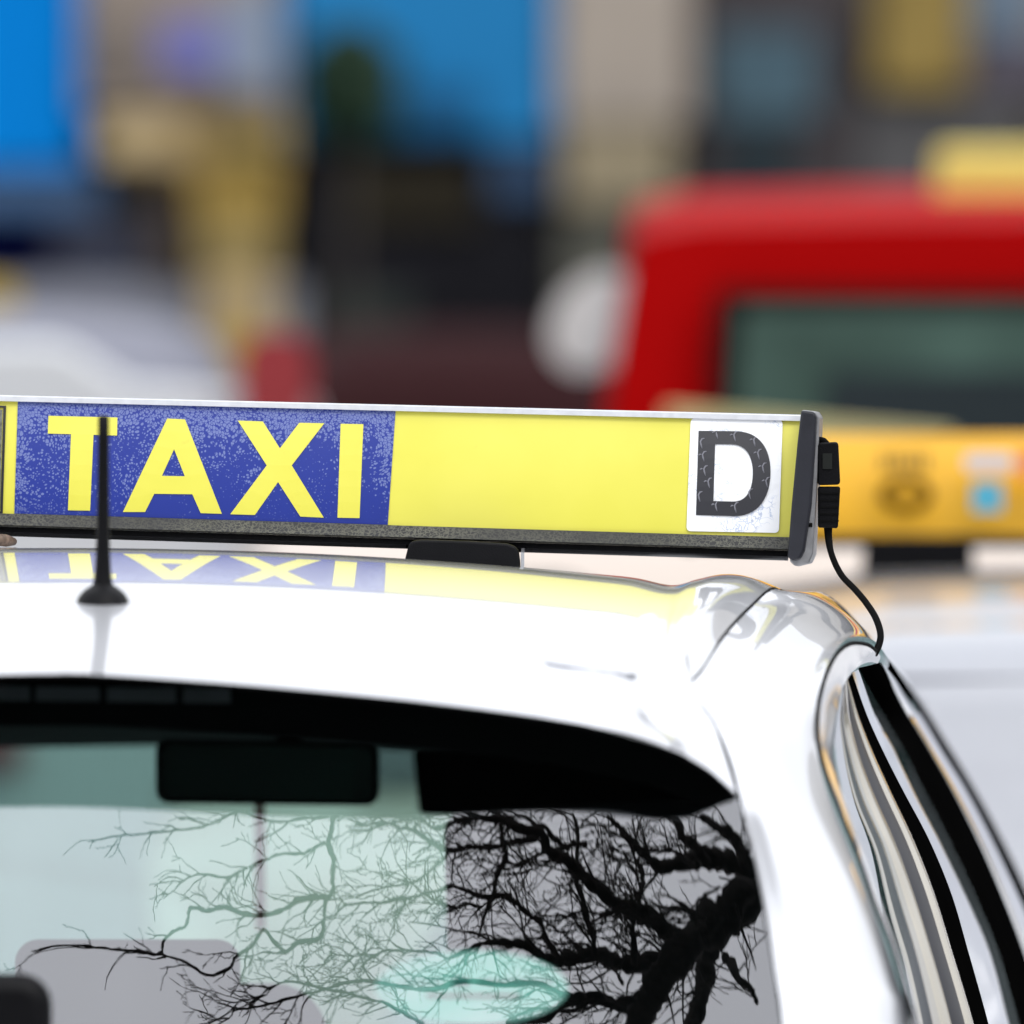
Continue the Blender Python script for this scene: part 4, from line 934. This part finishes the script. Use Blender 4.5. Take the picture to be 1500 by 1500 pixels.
mesh('stem', *tube([(base.x, base.y, .6), (cc.x, cc.y, cc.z)], .02, 8), bark, sh)
bevel(mesh('planter', *box(base.x-.2, base.x+.2, base.y-.2, base.y+.2, .14, .75), dshop, sh, smooth=False), .02)
# dull red car beyond the dark window area, and a yellow object at the far left
vehicle('parked_car', 'dull dark red car far back in the dark stretch between sign and blue panel', (672-750)/FPX*36, 36.0,
    [(0, .8, .7, .7, .8), (.05, 1.15, .56, .95, .82), (.3, 1.42, .50, .97, .83), (1.2, 1.47, .56, .98, .84), (2.4, 1.4, .55, .98, .84), (3.2, 1.0, .7, .95, .82), (3.9, .85, .64, .8, .78), (4.0, .5, .6, .45, .7)], mat('dull_red', (.028, .010, .011), .9, spec=.05, noise=.2),
    side=((.5, 1.2), (1.4, 2.3)), rear=(-.0, 1.02, .5, .26, 1.38, .42), lamps=((.68, .0, .9, .12, .2),))
by = spot('litter_bin', 'small yellow bin lid at the far left beside the white people carrier', 'bin', -60, 22, 415, 1200, 30, mat('bin_yellow', (.55, .40, .08), .6), .35, .2)

# ================================================================== BARE TREE behind and above the camera (seen in the rear window)
def refl(px, py, H):
    def pt(a, b): return Vector(PW(a, b, dg(a, b)))
    p = pt(px, py); n = (pt(px+2, py)-pt(px-2, py)).cross(pt(px, py-2)-pt(px, py+2)).normalized()
    c = Vector((0, 0, CAMZ)); d = (p-c).normalized()
    if n.dot(d) > 0: n = -n
    r = d-2*n*n.dot(d)
    s = (H-p.z)/r.z
    return p+r*s, s
tree = thing('bare_tree', (4.5, 2.0, 0), 'leafless dark tree whose branches show mirrored in the rear window of the near taxi', 'tree')
tr_m = []
def branch(pts, w0, w1, H, n=None, hv=.25):
    """pts in window pixels; widths in window pixels"""
    C = cr([(x, y, 0) for x, y in pts], n or max(6, len(pts)*4)); out = []; rad = []
    ph = rng.uniform(0, 6)
    for i, c in enumerate(C):
        f = i/(len(C)-1)
        h = H+hv*math.sin(ph+f*2.5)
        q, s = refl(c[0], c[1], h)
        q2, _ = refl(c[0]+3, c[1], h); q3, _ = refl(c[0], c[1]+3, h)
        sc = ((q2-q).length/3+(q3-q).length/3)/2
        out.append(q); rad.append(max(.002, (w0+(w1-w0)*f)*.56*sc))
    tr_m.append(tube(out, rad, 7 if w0 > 6 else 4))
    return C
def twigs(C, w, H, depth, dens, ln, side=None):
    for i in range(1, len(C)-1):
        if rng.random() < dens:
            t = C[min(i+1, len(C)-1)]-C[i-1]; a = math.atan2(t[1], t[0])+rng.choice((-1, 1))*rng.uniform(.4, .95)
            L_ = ln*rng.uniform(.5, 1.6); p = [C[i][:2]]; k = 5
            for s in range(k):
                a += rng.gauss(0, .17); p.append((p[-1][0]+math.cos(a)*L_/k, p[-1][1]+math.sin(a)*L_/k))
            if p[-1][1] < 1120 or p[-1][1] > 1640: continue
            D = branch(p, w, max(.8, w*.35), H+rng.uniform(-.3, .3), 9, .1)
            if depth > 0: twigs(D, max(1.0, w*.55), H, depth-1, dens*.6, ln*.5)
def limb(pts, w0, w1, H, dens, ln, tw, depth=2, seed=0):
    pts = [q_ for a_, b_ in zip(pts, pts[1:]) for q_ in (a_, ((a_[0]+b_[0])/2+rng.uniform(-5, 5), (a_[1]+b_[1])/2+rng.uniform(-5, 5)))]+[pts[-1]]
    C = branch([p if i in (0, len(pts)-1) else (p[0]+rng.uniform(-4, 4), p[1]+rng.uniform(-4, 4)) for i, p in enumerate(pts)], w0, w1, H); twigs(C, tw, H, depth, dens*.58, ln*1.15)
HT = 8.0
limb([(1180, 1250), (1115, 1297), (1060, 1340), (1010, 1385)], 52, 44, HT, .5, 70, 5)
limb([(1020, 1375), (975, 1425), (935, 1490), (900, 1560)], 40, 24, HT, .6, 80, 4)
limb([(1050, 1360), (1030, 1430), (1018, 1500), (1000, 1580)], 26, 20, HT+.4, .5, 60, 4)
limb([(1010, 1385), (950, 1345), (900, 1320), (830, 1262), (790, 1225), (735, 1203), (690, 1190)], 24, 7, HT-.3, .75, 75, 3.6)
limb([(1000, 1390), (930, 1412), (870, 1396), (820, 1406), (770, 1388), (700, 1384)], 26, 5, HT+.2, .8, 80, 3.6)
limb([(955, 1450), (905, 1472), (850, 1458), (800, 1490), (740, 1498)], 18, 4, HT, .8, 60, 3.2)
limb([(1110, 1290), (1075, 1262), (1030, 1262), (960, 1268), (935, 1240), (890, 1196)], 30, 5, HT+.3, .8, 70, 3.6)
limb([(1035, 1262), (1000, 1222), (985, 1196), (970, 1170)], 16, 7, HT+.3, .6, 50, 3)
limb([(1090, 1268), (1070, 1225), (1030, 1195)], 16, 8, HT, .6, 50, 3)
limb([(735, 1200), (740, 1250), (722, 1310), (700, 1372)], 9, 4, HT-.4, .8, 60, 2.6)
limb([(820, 1405), (790, 1350), (760, 1330), (700, 1310), (665, 1300), (560, 1320), (500, 1330)], 9, 2, HT-.2, .8, 55, 2.4)
limb([(790, 1225), (720, 1240), (660, 1250), (600, 1215), (560, 1205), (520, 1210)], 8, 2.4, HT, .9, 60, 2.6)
limb([(540, 1170), (488, 1195), (480, 1240), (487, 1290), (480, 1312), (440, 1320), (400, 1336), (330, 1330), (280, 1335), (255, 1365), (235, 1400), (150, 1388), (66, 1386)], 9, 2, HT, .55, 42, 2.4, 2)
limb([(478, 1312), (465, 1372), (415, 1396), (385, 1364), (345, 1402), (310, 1430), (240, 1398)], 6.5, 3, HT+.1, .6, 42, 2.2, 2)
limb([(484, 1236), (440, 1250), (390, 1262), (330, 1285), (270, 1290), (240, 1316)], 4.5, 1.6, HT-.2, .8, 40, 2, 1)
limb([(480, 1195), (420, 1205), (350, 1190), (300, 1205), (215, 1222), (150, 1228), (130, 1242)], 4, 1.6, HT, .7, 38, 2, 1)
limb([(900, 1472), (780, 1440), (680, 1440), (600, 1445), (520, 1440), (430, 1460), (340, 1480)], 8, 2.2, HT+.2, .9, 55, 2.4, 2)
limb([(620, 1500), (560, 1470), (480, 1450), (440, 1440), (400, 1445), (350, 1470), (320, 1500)], 5, 2, HT, .9, 45, 2.2, 2)
limb([(655, 1250), (620, 1290), (560, 1300), (480, 1320)], 4, 1.6, HT, .9, 45, 2, 1)
limb([(1110, 1470), (1080, 1430), (1060, 1400)], 7, 12, HT+.3, .7, 60, 2.6, 2)
limb([(700, 1195), (640, 1210), (580, 1190), (540, 1196)], 7, 3, HT-.2, .9, 45, 2.4, 2)
limb([(870, 1396), (860, 1340), (845, 1290), (850, 1230), (840, 1190)], 10, 5, HT+.1, .9, 60, 2.8, 2)
limb([(930, 1412), (925, 1350), (940, 1300), (930, 1260)], 9, 5, HT+.3, .8, 55, 2.8, 2)
limb([(700, 1384), (660, 1400), (600, 1390), (540, 1400), (480, 1395)], 5, 2, HT-.1, .9, 50, 2.2, 2)
for k in range(10):
    x = rng.uniform(680, 1120); y = rng.uniform(1200, 1500); a = rng.uniform(2.2, 4.4); p = [(x, y)]
    for _ in range(4):
        a += rng.gauss(0, .35); l_ = rng.uniform(25, 55); p.append((p[-1][0]+math.cos(a)*l_, p[-1][1]+math.sin(a)*l_*.8))
    limb(p, rng.uniform(3.5, 8), 1.8, HT+rng.uniform(-.5, .6), .7, 42, 2.2, 2)
q0, _ = refl(1180, 1250, HT); q1, _ = refl(1115, 1297, HT)
mesh('crown', *join(*tr_m), bark, tree)
tb = Vector((q0.x+2.2, q0.y-1.0, 0))
tree_w0 = (refl(1150, 1270, HT)[0]-refl(1155, 1270, HT)[0]).length
mesh('trunk', *tube([tuple(tb), tuple(tb+Vector((0, .05, 1.2))), tuple(tb+Vector((-.1, .1, 3.5))), tuple(q0*.35+(tb+Vector((-.2, .3, 5.8)))*.65), tuple(q0*.75+(tb+Vector((-.2, .3, 6.8)))*.25), tuple(q0)], [.42, .33, .28, .25, .2, .17], 14), bark, tree)
tree.location = tb
for c in tree.children: c.location = LOC['bare_tree']-tb if False else Vector((4.5, 2.0, 0))-tb
print('tree', q0, tb, 'n', len(tr_m))
